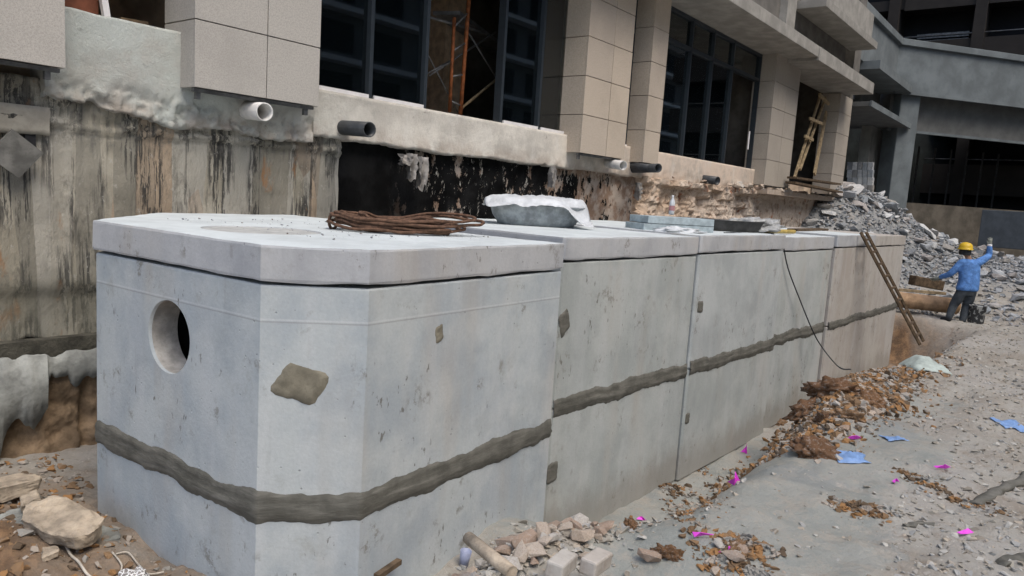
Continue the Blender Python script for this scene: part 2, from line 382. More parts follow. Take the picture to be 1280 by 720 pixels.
def m_stain():
    t = NT('stained_old_concrete', rough=.9); X_, Y_, Z_ = t.sep()
    c = t.mix(t.ramp(t.noise(1.1, 5), .4, .62), (.32, .29, .225), (.44, .405, .33))
    v = t.n.new('ShaderNodeTexVoronoi'); t.l.new(t.map((5.2, 0, .25)), v.inputs['Vector']); v.inputs['Scale'].default_value = 1
    sc_ = t.n.new('ShaderNodeSeparateColor'); t.l.new(v.outputs['Color'], sc_.inputs[0])          # boards of the old formwork
    c = t.mix(t.ramp(sc_.outputs[0], .55, .65, 0, .6), c, (.43, .41, .36))
    c = t.mix(t.ramp(sc_.outputs[1], .74, .80, 0, .55), c, (.36, .235, .14))
    c = t.mix(t.ramp(sc_.outputs[2], .70, .78, 0, .45), c, (.15, .145, .125))
    gx = t.ramp(t.noise(2.2, 4, (1, 1, .18), loc=(1.1, 0, .3)), .43, .53)
    s1 = t.ramp(t.noise(30, 5, (1, 1, .035), rough=.75), .50, .55)
    s2 = t.ramp(t.noise(9, 7, (1, 1, .16), rough=.75, loc=(3, 0, 0)), .50, .58)
    c = t.mix(t.math('MULTIPLY', gx, t.math('MULTIPLY', s1, .9)), c, (.045, .044, .042))
    c = t.mix(t.math('MULTIPLY', gx, t.math('MULTIPLY', s2, .85)), c, (.035, .034, .033))
    c = t.mix(t.ramp(t.noise(2.6, 8, (1, 1, .5), rough=.78, loc=(0, 0, 9)), .55, .68, 0, .6), c, (.12, .115, .095))
    c = t.mix(t.ramp(t.noise(16, 7, (1, 1, .6), rough=.8, loc=(0, 2, 9)), .58, .66, 0, .6), c, (.47, .45, .40))
    c = t.mix(t.ramp(t.noise(3.6, 6, (1, 1, .4), loc=(4, 1, 9)), .62, .70, 0, .75), c, (.34, .17, .07))
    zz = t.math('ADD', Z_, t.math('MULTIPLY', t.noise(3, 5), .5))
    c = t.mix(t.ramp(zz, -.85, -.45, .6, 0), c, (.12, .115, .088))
    hb = t.math('MULTIPLY', t.ramp(zz, .36, .52), t.ramp(t.noise(11, 8, (1, 1, .6), rough=.85), .50, .60))     # honeycombed casting joint
    c = t.mix(t.math('MULTIPLY', hb, .55), c, (.16, .155, .14))
    t.bump(t.noise(4, 6, (1, 1, .4), rough=.7), .03, .6).bump(t.noise(22, 6, (1, 1, .5), rough=.8), .02, .9).bump(t.noise(60, 5, (1, 1, .3)), .004, .7)
    return t.done(c)
M['stain'] = m_stain()
def m_black():
    t = NT('bitumen_membrane', rough=.75); x = t.sep()[0]; t.b.inputs['Specular IOR Level'].default_value = .08
    c = t.mix(t.ramp(t.noise(3, 5), .4, .6), (.004, .004, .004), (.011, .011, .011))
    lim = t.ramp(x, 5.9, 7.0, 0, 1)
    fl = t.noise(3.4, 8, (1, 1, .55), rough=.72, loc=(0, 0, 2))
    th = t.math('ADD', fl, t.ramp(x, 8.5, 11.8, 0, .15))
    c = t.mix(t.math('MULTIPLY', t.ramp(th, .565, .58), lim), c, t.mix(t.ramp(t.noise(6, 4), .4, .6), (.24, .165, .12), (.38, .32, .27)))
    c = t.mix(t.math('MULTIPLY', t.ramp(t.noise(11, 7, (1, 1, .35), rough=.8), .60, .62), lim), c, (.46, .43, .38))
    t.bump(t.noise(5, 6), .03, .7).bump(fl, .02, .8)
    return t.done(c)
M['black'] = m_black()
def m_brick():
    t = NT('broken_clay_masonry', rough=.92); x = t.sep()[0]
    c = t.mix(t.ramp(t.noise(1.8, 6), .4, .62), (.48, .36, .265), (.56, .46, .37))
    c = t.mix(t.ramp(x, 13.5, 18, 0, .7), c, (.40, .355, .31))
    c = t.mix(t.ramp(t.noise(5, 8, rough=.75), .50, .64, 0, .8), c, (.16, .105, .07))
    c = t.mix(t.ramp(t.noise(9, 7, rough=.8, loc=(3, 3, 3)), .58, .68, 0, .7), c, (.55, .48, .40))
    c = t.mix(t.ramp(t.noise(2.6, 5, loc=(1, 0, 7)), .60, .68, 0, .8), c, (.30, .11, .05))
    t.bump(t.noise(9, 7), .05, .8)
    return t.done(c)
M['brick'] = m_brick()

# upstand beams (old and new concrete) with a ragged lower edge
def rag(x): return .06*fr(x, 1, 0, 1.6, 6)+.05*abs(fr(x, 8, 0, 7, 4))
fb = lambda x, z: .012*fr(x, z, 0, 2, 4)
P(relief(2.30, 4.80, .50, 1.215, YB-.02, lambda x, z: fb(x, z)+sst(.74, .56, z+.06*nz(x, 4, 0, 3))*(.045*fr(x, z, 6, 7, 5)-.025+.03*nz(x, z, 2, 24)), ragged=lambda x: rag(x)*1.2-.10*(x-2.3)/1.0*.5, top=lambda x: .01*nz(x, 3, 0, 5), thick=.4, step=.02).build('upstand_wall', M['beam'], fix=True))
P(relief(4.802, 17.6, .46, .955, YB, lambda x, z: fb(x, z)+(.03*fr(x, z, 4, 4, 4) if x > 9 and z < .62 else 0), ragged=lambda x: rag(x)*.55+(-.02 if x > 9 else 0)-.0*x, thick=.4, step=.035).build('upstand_wall', M['beam'], fix=True))
# foundation wall in its three conditions
def f_old(x, z):
    r = .012*fr(x, z, 0, 3, 4)
    if abs(z-(.33-.03*fr(x, 3, 0, 2))) < .03: r += .025
    r += .05*sst(.30, .36, z+.05*fr(x, 1, 2, 3))*max(0, .5+fr(x, z, 9, 7, 4))
    for bx in (1.75, 2.45, 2.62, 3.05, 3.42, 3.86, 4.3, 4.62, 4.95):
        if abs(x-bx-.01*nz(z, bx, 0, 2)) < .022: r -= .012
    if z < -.95: r += -.04*sst(-.95, -1.1, z)
    return r
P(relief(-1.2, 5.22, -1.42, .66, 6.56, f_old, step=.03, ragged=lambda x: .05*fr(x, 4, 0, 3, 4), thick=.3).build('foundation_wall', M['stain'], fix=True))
P(relief(5.20, 12.0, -3.0, .50, 6.60, lambda x, z: .03*fr(x, z, 2, 1.6, 4)+(.03*fr(x, z, 2, 5, 5) if x > 6.8 else 0), step=.05, thick=.3).build('foundation_wall', M['black'], fix=True))
def f_brick(x, z):
    row = math.floor(z/.17); off = (row % 2)*.21; colu = math.floor((x+off)/.42)
    k = noise.cell(Vector((colu, row, 3.3)))
    e = min(abs((z/.17) % 1-.5), 1); ex = abs(((x+off)/.42) % 1-.5)
    g = -.05 if (e > .42 or ex > .46) else 0
    lip = .10*sst(.30, .36, z)
    fl = 1-.8*sst(17, 19, x); brk = max(0, fr(x, z, 1, 1.6, 3))*.20*fl
    return .08+(.05*k+g*.6)*fl-brk+lip*fl+(.045*fr(x, z, 5, 6, 5)+.02*nz(x, z, 8, 22))*(.3+.7*fl)
P(relief(11.9, 26.2, -3.0, .46, 6.52, f_brick, step=.045, top=lambda x: .05*fr(x, 2, 0, 3, 4)+.10*sst(15, 19, x), thick=.4).build('foundation_wall', M['brick'], fix=True)).data.shade_flat()
# lower face on the far left: clay cut with a grey skin broken away
P(relief(-1.4, 3.6, -2.9, -1.66, 6.42, lambda x, z: .09*fr(x, z, 0, 1.8, 5)+.04*fr(x, z, 0, 7, 4)-(.05 if abs(x-2.55-.04*nz(z, 0, 0, 3)) < .03 else 0), step=.025, top=lambda x: .05*fr(x, 9, 0, 3), thick=.4).build('clay_bank', m_plain('bank_clay', (.27, .19, .12), .95, var=.55, sc=3, bump=.04, bs=9), fix=True))
M['skin'] = m_plain('grey_concrete_skin', (.27, .275, .255), .85, var=.4, sc=5, bump=.02, bs=12)
def rag2(x): return -.42-.55*sst(2.0, 1.85, x)-.12*abs(fr(x, 2, 5, 2.2, 4))+.16*fr(x, 6, 0, 5, 4)
P(relief(-1.0, 2.24, -1.50, -1.44, 6.33, lambda x, z: .04*fr(x, z, 2, 2, 4)+.02*fr(x, z, 2, 8, 4), step=.025, ragged=rag2, top=lambda x: .06*fr(x, 1, 0, 4, 4)-.05, thick=.05).build('broken_wall_skin', M['skin'], fix=True))
P(relief(2.25, 3.3, -1.52, -1.44, 6.35, lambda x, z: .04*fr(x, z, 2, 2, 4), step=.025, ragged=lambda x: -.16-.30*abs(fr(x, 2, 8, 2.5, 4))+.16*fr(x, 6, 3, 6, 4), top=lambda x: .06*fr(x, 1, 6, 4, 4)-.05, thick=.05).build('broken_wall_skin', M['skin'], fix=True))
P(MB().box(-1.2, 3.8, 6.50, 6.9, -1.56, -1.40).build('ledge', m_plain('dark_crevice_soil', (.075, .07, .055), .95, var=.5, sc=6, bump=.02)))  # the dark of the crevice is put into this ledge's colour
# tilted slab and plaster bands left of the stained wall
a = at_y(16, 192, 6.5)
P(MB().box(-.13, .13, -.02, .02, -.13, .13, Matrix.Translation(a+Vector((0, -.05, 0))) @ Matrix.Rotation(math.radians(38), 4, 'Y') @ Matrix.Rotation(.15, 4, 'X')).build('tilted_slab', m_plain('dark_slate_slab', (.17, .165, .15), .85, var=.4)))
p0 = at_y(0, 118, 6.5); p1 = at_y(58, 118, 6.5)
P(relief(p0.x-1.5, p1.x+.02, .22, .44, 6.50, fb, ragged=lambda x: .02*fr(x, 0, 0, 5), thick=.1).build('plaster_band', m_plain('pale_plaster', (.40, .365, .30), .9, var=.25, sc=4)))
p0 = at_y(32, 147, 6.5); p1 = at_y(46, 190, 6.5)
P(MB().box(p0.x, p1.x, 6.515, 6.60, p1.z, p0.z).build('patch', M['dark']))

# granite clad columns: core + panels
def column(x0, x1, zb, ztop, joints, zj, mat, side=True, yb=YG+.1, yf=YF, t=.03):
    core = P(MB().box(x0+t+.004, x1-t-.004, yf+t+.004, yb, zb+.02, ztop).build('column', M['dark']))
    zz = [zb]+zj+[ztop]; xx = [x0]+joints+[x1]; g = .005
    for i in range(len(zz)-1):
        for j in range(len(xx)-1):
            o = MB().box(xx[j]+(g if j else 0), xx[j+1]-(g if j < len(xx)-2 else 0), yf+rnd.uniform(-.002, .002), yf+t, zz[i]+g, zz[i+1]-g).build('granite_panel', mat, bevel=.002)
            o.parent = core
        for xs, ys in (((x0, x0+t), 1), ((x1-t, x1), 1)):
            o = MB().box(xs[0]+(0 if xs[0] == x0 else .0), xs[1], yf+t+.003, yb, zz[i]+g, zz[i+1]-g).build('granite_panel', mat, bevel=.002)
            o.parent = core
    core['label'] = 'granite clad column'
    # steel angle under the cladding
    o = MB().box(x0+.02, x1-.02, yf+.05, yf+.09, zb-.03, zb+.0).box(x0+.05, x0+.09, yf+.06, yf+.10, zb-.09, zb-.03).box(x1-.12, x1-.08, yf+.06, yf+.10, zb-.09, zb-.03).build('steel_angle', M['steel_grey']); o.parent = core
    return core
ca = at_y(82, 83, YF).x
column(-1.6, ca, .72, 4.2, [ca-1.25], [1.62, 2.5, 3.3], M['graniteG'])
b0 = at_y(243, 113, YF).x; b1 = at_y(398, 133, YF).x; bj = at_y(333, 122, YF).x
column(b0, b1, .74, 4.2, [bj], [1.31, 1.88, 2.45, 3.02, 3.6], M['graniteG'])
c1 = at_y(780, 197, YF).x; cj = at_y(757, 195, YF).x
column(9.45, c1, .69, 4.2, [cj], [1.26, 1.83, 2.40, 2.97, 3.54], M['graniteP'])
d1 = at_y(822, 205, YF).x
column(11.42, d1, .69, 4.2, [], [1.24, 1.82, 2.38, 2.95, 3.53], M['graniteP'])
e0 = at_y(955, 230, YF).x; e1 = at_y(985, 237, YF).x
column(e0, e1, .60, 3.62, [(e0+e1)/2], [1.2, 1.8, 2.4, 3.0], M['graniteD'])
f0 = at_y(1037, 240, YF).x; f1 = at_y(1050, 240, YF).x
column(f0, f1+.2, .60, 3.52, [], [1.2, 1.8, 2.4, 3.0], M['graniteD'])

# windows
def window(x0, x1, z0, z1, mull, transoms=(), open_=(), sill=True, fm='frame'):
    fr_ = MB()
    xs = [x0]+mull+[x1]
    for k, x in enumerate(xs):
        wdt = .05 if 0 < k < len(xs)-1 else .06
        fr_.box(x-wdt/2, x+wdt/2, YG-.07, YG+.05, z0, z1)
    for z in transoms: fr_.box(x0, x1, YG-.068, YG+.048, z-.035, z+.035)
    fr_.box(x0, x1, YG-.062, YG+.045, z1-.05, z1+.02)
    f = P(fr_.build('window', M['frame'])); f['label'] = 'dark glazed window with blue-grey mullions'
    zz = [z0]+list(transoms)+[z1]
    for i in range(len(xs)-1):
        for j in range(len(zz)-1):
            if (i, j) in open_: continue
            o = MB().box(xs[i]+.028, xs[i+1]-.028, YG-.006, YG+.006, zz[j]+.02, zz[j+1]-.03).build('pane', M['glass']); o.parent = f
        if sill and (i, 0) not in open_:
            o = MB().box(xs[i]+.04, xs[i+1]-.04, YG-.095, YG-.0705, z0+.0, z0+.045).build('frame_rail', M['white']); o.parent = f
    return f
X = lambda px, py: at_y(px, py, YG-.06).x
w1x = [X(462, 118), X(530, 134), X(625, 153), X(672, 160)]
window(4.86, 9.55, .96, 4.2, w1x, (), open_=((2, 0),))
window(c1+.0, 11.44, .94, 4.2, [], (2.9,))
w2x = [X(852, 200), X(879, 204), X(904, 208)]
window(d1, e0, .90, 3.60, w2x, (3.02,), open_=((3, 0),))
P(MB().box(w2x[2]+.7, w2x[2]+.76, YG-.3, YG-.29, 1.35, 1.75).build('hanging_tape', M['white']))
lw = window(ca-.4, b0+.1, 1.23, 4.0, [at_y(222, 30, YG).x], (), ((0, 0), (1, 0)), False)
P(MB().beam(at_y(133, 22, YG-.05), at_y(126, -20, YG-.05), .05, .05, (0, 1, 0)).build('timber_prop', M['white']))
P(MB().box(ca-.2, ca+.42, YG+.02, YG+.1, 1.25, 2.6).build('door_frame', m_plain('red_brown_frame', (.16, .055, .03), .6, var=.4, sc=4)))
P(MB().beam(at_y(150, 24, YG-.04), at_y(184, 30, YG-.04), .05, .03).build('timber_scrap', M['wood_dark']))
# rooms behind: slabs, back wall, cross walls
ro = MB().box(-1.6, 9.0, 7.4+3, 7.5+3, 0, 4.3).build('interior_wall', M['inwall']); P(ro)
P(MB().box(-1.6, 26, 6.75, 10.5, .55, .84).build('floor_slab', M['inwall']))
P(MB().box(-1.6, 26, 6.75, 10.5, 4.2, 4.45).build('ceiling_slab', M['inwall']))
M['indark'] = m_plain('unlit_interior_block', (.12, .11, .095), .95, var=.4, sc=2)  # room shade put into the colour: darkened copy for inner walls and floor
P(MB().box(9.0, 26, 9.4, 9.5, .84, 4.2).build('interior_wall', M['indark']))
P(MB().box(12.0, 25.8, 6.76, 9.39, .841, .86).build('floor_screed', M['indark']))  # dark sheet laid over the slab as painted floor shade
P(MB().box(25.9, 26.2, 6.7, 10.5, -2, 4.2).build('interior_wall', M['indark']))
P(MB().box(-1.8, -1.6, 6.6, 10.5, -3, 4.5).build('interior_wall', M['inwall']))
for x in (5.9, 8.9): P(MB().box(x, x+.45, 8.6, 9.05, .84, 4.2).build('interior_column', m_plain('warm_interior_column', (.55, .42, .30), .9, var=.3)))
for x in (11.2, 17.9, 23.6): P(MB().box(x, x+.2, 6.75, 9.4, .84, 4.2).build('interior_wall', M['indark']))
# canopies, upper walls, balcony
M['fascia'] = m_plain('canopy_concrete', (.30, .285, .255), .85, var=.22, sc=3)
M['fascia2'] = m_plain('soffit_concrete', (.15, .14, .125), .9, var=.25, sc=3)  # canopy concrete at half tone; weaker light here is put into the colour
def canopy(x0, x1, y0, y1, z0, z1, name='canopy'):
    o = P(MB().box(x0, x1, y0, y1, z0, z1).build(name, M['fascia'], bevel=.01)); return o
canopy(3.0, 18.1, 5.49, 6.75, 3.61, 3.86)
canopy(18.103, 23.5, 5.47, 6.75, 3.54, 3.85)
canopy(18.25, 23.4, 5.49, 6.22, 4.79, 4.98, 'balcony_slab')
canopy(18.6, 23.2, 5.62, 6.2, 5.03, 5.7, 'balcony_parapet')
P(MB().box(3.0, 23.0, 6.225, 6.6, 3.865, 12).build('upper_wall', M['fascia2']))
P(MB().box(17.3, 17.9, 6.05, 6.222, 3.87, 9).build('pilaster', M['fascia']))
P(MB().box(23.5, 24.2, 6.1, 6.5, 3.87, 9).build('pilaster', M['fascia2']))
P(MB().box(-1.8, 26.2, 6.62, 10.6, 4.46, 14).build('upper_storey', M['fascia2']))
# sills and rubble ledge under the right hand openings
P(MB().box(17.4, 25.0, 6.1, 6.7, .40, .52).build('ledge', M['chunk_warm']))

# ---------------------------------------------------------------- corner building beyond
M['farA'] = m_plain('far_building_concrete', (.145, .163, .168), .9, var=.24, sc=1.2)  # shade from the tall tower is put into this low base colour
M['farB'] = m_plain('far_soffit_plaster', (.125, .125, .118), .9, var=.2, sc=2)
cb = empty('building', (31, 6.5, -2), label='grey concrete corner building with parapet terrace and a wide dark opening at ground level', cat='building')
cbi = Matrix.Translation(-cb.location)
def Q(o, p=None): o.parent = cb; o.matrix_parent_inverse = cbi; return o
U = Vector((.8, -.6, 0)); NV = Vector((-.6, -.8, 0))    # along the far face, and out of it
def fbx(mb, t0, t1, n0, n1, z0, z1):
    o = Vector((30.98, 6.5, 0))  # corner building scaled up about the camera; enlarged numbers baked in here and below
    vs = [o+U*t+NV*n for t, n in ((t0, n0), (t1, n0), (t1, n1), (t0, n1))]
    return mb.prism([(v.x, v.y) for v in vs][::-1], z0, z1)
Q(fbx(MB(), 0, 17.01, -0.364, 0, 4.763, 6.439).build('parapet_wall', M['farA'], fix=True))
Q(fbx(MB(), -0.061, 17.071, -0.425, 0.122, 6.443, 6.683).build('coping', M['farA'], fix=True, bevel=.02))
Q(fbx(MB(), 0, 17.0, .002, .07, 4.70, 4.80).build('parapet_lip', M['farA'], fix=True))
Q(fbx(MB(), 0.364, 17.01, -1.094, -0.547, 3.475, 4.799).build('lower_beam', M['farB'], fix=True))
Q(fbx(MB(), 0.364, 17.01, -0.608, -0.462, 3.378, 3.475).build('beam_lip', M['farA'], fix=True))
Q(fbx(MB(), 0.364, 17.01, -4.86, -0.377, 4.799, 5.103).build('terrace_slab', M['farB'], fix=True))
Q(fbx(MB(), 0.51, 1.397, -0.911, -0.146, -2.43, 4.757).build('column', M['farA'], fix=True, bevel=.03))
Q(fbx(MB(), 10.328, 11.178, -0.911, -0.146, -2.43, 4.757).build('column', M['farA'], fix=True))
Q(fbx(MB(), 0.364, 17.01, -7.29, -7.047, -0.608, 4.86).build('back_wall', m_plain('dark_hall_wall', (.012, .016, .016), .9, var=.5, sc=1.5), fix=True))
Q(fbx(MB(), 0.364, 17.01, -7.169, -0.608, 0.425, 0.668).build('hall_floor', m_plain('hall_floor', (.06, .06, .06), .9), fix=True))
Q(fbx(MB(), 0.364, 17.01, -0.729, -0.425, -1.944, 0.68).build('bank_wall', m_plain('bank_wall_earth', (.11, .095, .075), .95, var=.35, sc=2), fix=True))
for k in range(9):
    Q(fbx(MB(), 2.4+k*.9, 2.46+k*.9, -3.9, -3.84, .67, 3.3).build('rail_post', M['rubber_dark'], fix=True))
# left wing: wall, soffits, coping, walls below
Q(MB().box(22.478, 30.983, 6.5, 6.865, 5.006, 6.439).build('parapet_wall', M['farA']))
Q(MB().box(22.478, 30.934, 6.379, 6.926, 6.442, 6.683).build('coping', M['farA'], bevel=.02))
Q(MB().box(26.2, 31.7, 6.0, 10.9, 4.76, 5.02).build('slab', M['farA']))
q = at_z(1090, 128, 2.87)
Q(MB().box(25.4, 31.833, 5.978, 10.935, 3.475, 3.621).build('slab', M['farB'])); Q(MB().box(25.38, 31.833, 5.917, 5.972, 3.463, 3.645).build('slab_edge', M['farA']))
Q(MB().box(29.16, 31.833, 7.169, 7.412, 3.633, 4.787).build('upper_wall', M['farB']))
Q(MB().box(30.74, 32.684, 7.047, 7.412, -2.43, 3.469).build('wall', m_plain('grey_brown_render', (.20, .195, .175), .9, var=.25, sc=1.5)))
Q(MB().box(31.955, 40.095, 10.814, 11.056, -2.43, 14.58).build('back_wall', M['farB']))
def hollow_blocks():
    for i in range(5):
        for j in range(5):
            p = at_x(1064+6.2*i, 246-9.5*j, 29.2)
            o = MB().box(29.0, 29.2, p.y-.10, p.y+.10, p.z-.14, p.z+.14).build('brick', M['chunk'], bevel=.008); Q(o)
hollow_blocks()
# grey box at the right end of the bank
p0 = at_x(1228, 262, 32.5); p1 = at_x(1300, 300, 32.5)
gb = MB().box(32.5, 33.8, p1.y, p0.y, p1.z-.4, p0.z).build('concrete_plinth', m_plain('plinth_grey', (.075, .085, .095), .9, var=.2, sc=3), bevel=.02, label='dark grey concrete plinth in front of the earth bank at the far right', cat='plinth')

# dark tower behind
tw = empty('building', (42, 12, -2), label='dark brown high-rise with stacked balconies rising behind the grey corner building', cat='building')
twi = Matrix.Translation(-tw.location)
M['tower'] = m_plain('tower_brown', (.028, .024, .021), .9, var=.2, sc=1)
M['towerd'] = m_plain('tower_dark', (.007, .007, .009), .8, var=.2, sc=1)
def T(o): o.parent = tw; o.matrix_parent_inverse = twi; return o
T(MB().box(43.5, 52, -8, 22, -2, 40).build('wall', M['towerd']))
for k in range(12):
    z = 1.5+3.0*k
    T(MB().box(42.1, 43.5, -8, 22, z, z+.5).build('balcony_slab', M['tower']))
    T(MB().box(42.0, 42.1, -8, 8.8, z-.1, z+1.35).build('balcony_front', M['tower']))
    T(MB().box(42.0, 42.1, 11.0, 22, z-.1, z+1.1).build('balcony_front', M['tower']))
    T(MB().tube([(42.05, -8, z+1.6), (42.05, 8.8, z+1.6)], .03, 6).build('rail', M['steel_grey']))
for y in (-4, 5.2, 9.0, 12.5): T(MB().box(41.9, 43.5, y, y+.5, -2, 38).build('pier', M['tower']))
for i in range(14): T(MB().box(43.2, 43.45, 6.0, 8.3, 7.3+i*.16, 7.37+i*.16).build('louvre_slat', M['steel_grey']))

# building across the site (behind the camera): it shades the yard and is what the glass mirrors
M['pale'] = m_plain('pale_render_band', (.60, .58, .55), .9, var=.1, sc=1)
ob = empty('building', (12, -24, -2), label='pale multi-storey block across the site facing the glass', cat='building')
obi = Matrix.Translation(-ob.location)
def O_(o): o.parent = ob; o.matrix_parent_inverse = obi; return o
O_(MB().box(-14, 110, -34, -24, -2, 26).build('wall', m_plain('opposite_render', (.14, .135, .13), .9, var=.15, sc=.5)))
for k in range(8):
    O_(MB().box(-14, 110, -24, -23, 1.2+3*k, 1.5+3*k).build('floor_band', M['pale']))
for k in range(8):
    for j in range(30):
        O_(MB().box(-12+4*j, -9.6+4*j, -24.02, -23.95, 1.9+3*k, 3.7+3*k).build('window', M['towerd']))

# ---------------------------------------------------------------- precast tanks
ZT, ZC, ZJ, ZB = -.33, -.512, -1.72, -2.96
CRK = .022
def band_mesh(path, zc, hw, seed, off=.001, out=.02):
    """mortar smeared along a horizontal joint; path = list of (x,y) corners, outside on the right hand of travel"""
    pts = []
    for i in range(len(path)-1):
        a = Vector(path[i]); b = Vector(path[i+1]); d = (b-a); L = d.length; d.normalize(); n = Vector((d.y, -d.x)); m = max(2, int(L/.012))
        for k in range(m+(1 if i == len(path)-2 else 0)): pts.append((a+d*(L*k/m), n))
    rows = []; s = 0; R_ = 9; prev = pts[0][0]
    for p, n in pts:
        s += (p-prev).length; prev = p
        wob = .028*fr(s, seed, 0, .9, 3)
        zt = zc+wob+hw+.030*fr(s, seed, 1, 3.5, 5)+.006*nz(s, seed, 2, 18); zb = zc+wob-hw+.030*fr(s, seed, 4, 3.5, 5)+.007*nz(s, seed, 6, 20)
        row = []
        for j in range(R_):
            f = j/(R_-1); z = zb+(zt-zb)*f
            e = out*(1-(2*f-1)**6)*(.55+.45*fr(s*.4, f*3, seed, 3, 3))+(.010*math.exp(-((f-.42-.15*nz(s, seed, 0, 2))/.07)**2)) if 0 < j < R_-1 else -.004
            q = p+n*(off+e); row.append((q.x, q.y, z))
        rows.append(row)
    return MB().grid([r[::-1] for r in rows])
def patch_mesh(c, ux, uz, w, h, seed, out=.012, ang=0.0):
    """small squarish mortar plug on a vertical face; ux along the face, n outward"""
    ux = Vector(ux).normalized(); n = Vector((ux.y, -ux.x, 0)); rings = []
    for k, (rr, e) in enumerate(((1.0, -.003), (.93, out), (.6, out*1.3), (.25, out*.8))):
        row = []
        for i in range(28):
            t = 2*PI*i/28+PI/4; sq = min(1/abs(math.cos(t)+1e-9), 1/abs(math.sin(t)+1e-9), 1.28)
            r = rr*sq*(1+.14*fr(math.cos(t), math.sin(t), seed, 1.3, 4)); a = r*math.cos(t); b = r*math.sin(t)
            a, b = a*math.cos(ang)-b*math.sin(ang), a*math.sin(ang)+b*math.cos(ang)
            row.append(Vector(c)+ux*(a*w/2)+Vector((0, 0, 1))*(b*h/2)+n*(e+.004*fr(a, b, seed, 3)))
        row.append(row[0]); rings.append(row)
    mb = MB().grid(rings); m = len(mb.v); mb.add([rings[-1][i] for i in range(28)], [tuple(range(28))], True)
    return mb
def ring_outline(x0, y0, L, W, c, th, far=True):
    k = .95 if c > .1 else .6
    loc = [(0, c), (c, 0), (L, 0), (L, W+k), (k if c > .1 else 0, W+k), (0, W)]
    return [(x0+a*math.cos(th)-b*math.sin(th), y0+a*math.sin(th)+b*math.cos(th)) for a, b in loc]
def slab_irregular(pts, z0, z1, seed, amp=.006, inset=0.0, sub=.06, tilt=0.0):
    """prism with subdivided sides whose lower and upper arrises wander"""
    loop = []
    n = len(pts)
    for i in range(n):
        a = Vector(pts[i]); b = Vector(pts[(i+1) % n]); m = max(1, int((b-a).length/sub))
        for k in range(m): loop.append(a+(b-a)*(k/m))
    N = len(loop); cx = sum(p[0] for p in pts)/n; cy = sum(p[1] for p in pts)/n
    lev = [(z0, 1, amp), (z0+.012, 1.0, 0), (z1-.012, 1.0, 0), (z1, 1, amp*.5)]
    vs = []
    for li, (z, s, am) in enumerate(lev):
        for p in loop:
            q = p.copy()
            e = .004 if li in (0, 3) else 0
            d = Vector((cx-q.x, cy-q.y)).normalized(); q = q+d*e+d*.004*fr(p.x, p.y, z*3+seed, 3)
            vs.append((q.x, q.y, z+am*1.1*fr(p.x, p.y, seed, 4.5, 4)))
    fs = []
    for l in range(3):
        for i in range(N): j = (i+1) % N; fs.append((l*N+i, l*N+j, (l+1)*N+j, (l+1)*N+i))
    fs.append(tuple(range(N))[::-1]); fs.append(tuple(range(3*N, 4*N)))
    return MB().add(vs, fs)
def tank(x0, y0, L, W, c, th, mu, ml, lidm, label, seed, zt=ZT, zc=ZC, zj=ZJ, hole=False, hw=.085, lid_over=0.012, cover=False, crack=CRK):
    g = empty('precast_tank', (x0, y0, ZB), label=label, cat='concrete tank', group='precast concrete tanks set in a row')
    gi = Matrix.Translation(-g.location)
    def G(o): o.parent = g; o.matrix_parent_inverse = gi; return o
    O = ring_outline(x0, y0, L, W, c, th)
    lo = G(slab_irregular(O, ZB, zj-.006, seed, .004).build('lower_ring', ml))
    upo = G(slab_irregular(O, zj+.006, zc-crack, seed+1, .005).build('upper_ring', mu))
    # mortar bed in the two joints, a little inside the faces
    inn = ring_outline(x0+.05, y0+.05, L-.1, W-.1, c, th)
    G(MB().prism(inn, zj-.03, zj+.03).build('joint_bed', M['mortar']))
    inn2 = ring_outline(x0+.11, y0+.11, L-.2, W-.2, c, th)
    G(MB().prism(inn2, zc-crack-.03, zc+.02).build('joint_bed', M['dark']))
    OL = ring_outline(x0-lid_over, y0-lid_over, L+lid_over, W+2*lid_over, c, th)
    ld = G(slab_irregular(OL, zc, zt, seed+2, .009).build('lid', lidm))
    k = O[:3] if seed < 2 else [(O[1][0]-.01, O[1][1]), (O[2][0]+.016, O[2][1])]
    G(band_mesh([O[5]]+k if seed < 2 else k, zj, hw, seed).build('mortar_band', M['mortar']))
    return g, G, lo, upo, ld, O
LAB = 'precast_tank'
g1, G1, lo1, up1, ld1, O1 = tank(2.1515, 2.8816, 2.3055, 2.065, .381, .0555, M['tankA'], M['tankA'], M['lid'],
    'nearest concrete tank, round hole in its end face and a rope coil on its lid', 1, hole=True, cover=True, hw=.088)
# round pipe opening through the end face of the first tank
def cutter(c, axis, r, L, name='cut'):
    mb = MB(); a = Vector(axis).normalized(); mb.tube([Vector(c)-a*L, Vector(c)+a*L], r, 40); me = mb.mesh(name, M['mortar']); o = bpy.data.objects.new(name, me); COL.objects.link(o); return o
def boolean(o, cut):
    for c in (cut if isinstance(cut, list) else [cut]):
        m = o.modifiers.new('b', 'BOOLEAN'); m.object = c; m.operation = 'DIFFERENCE'; m.solver = 'EXACT'
    dg = bpy.context.evaluated_depsgraph_get(); me = bpy.data.meshes.new_from_object(o.evaluated_get(dg)); o.modifiers.clear(); o.data = me
    for c in (cut if isinstance(cut, list) else [cut]): bpy.data.objects.remove(c)
hc = at_x(213, 421, 2.0)
fx = Vector((O1[0][0]-O1[5][0], O1[0][1]-O1[5][1], 0)).normalized(); fn = Vector((fx.y, -fx.x, 0))
t_ = (hc.y-O1[5][1])/(O1[0][1]-O1[5][1]); hcx = O1[5][0]+(O1[0][0]-O1[5][0])*t_
hc = Vector((hcx, at_x(213, 421, hcx).y, at_x(213, 421, hcx).z))
incut = MB().prism(ring_outline(2.1515+.17, 2.8816+.17, 2.3055-.34, 2.065-.30, .38, .0555), ZJ-.2, ZC-.16).mesh('c', M['mortar'])
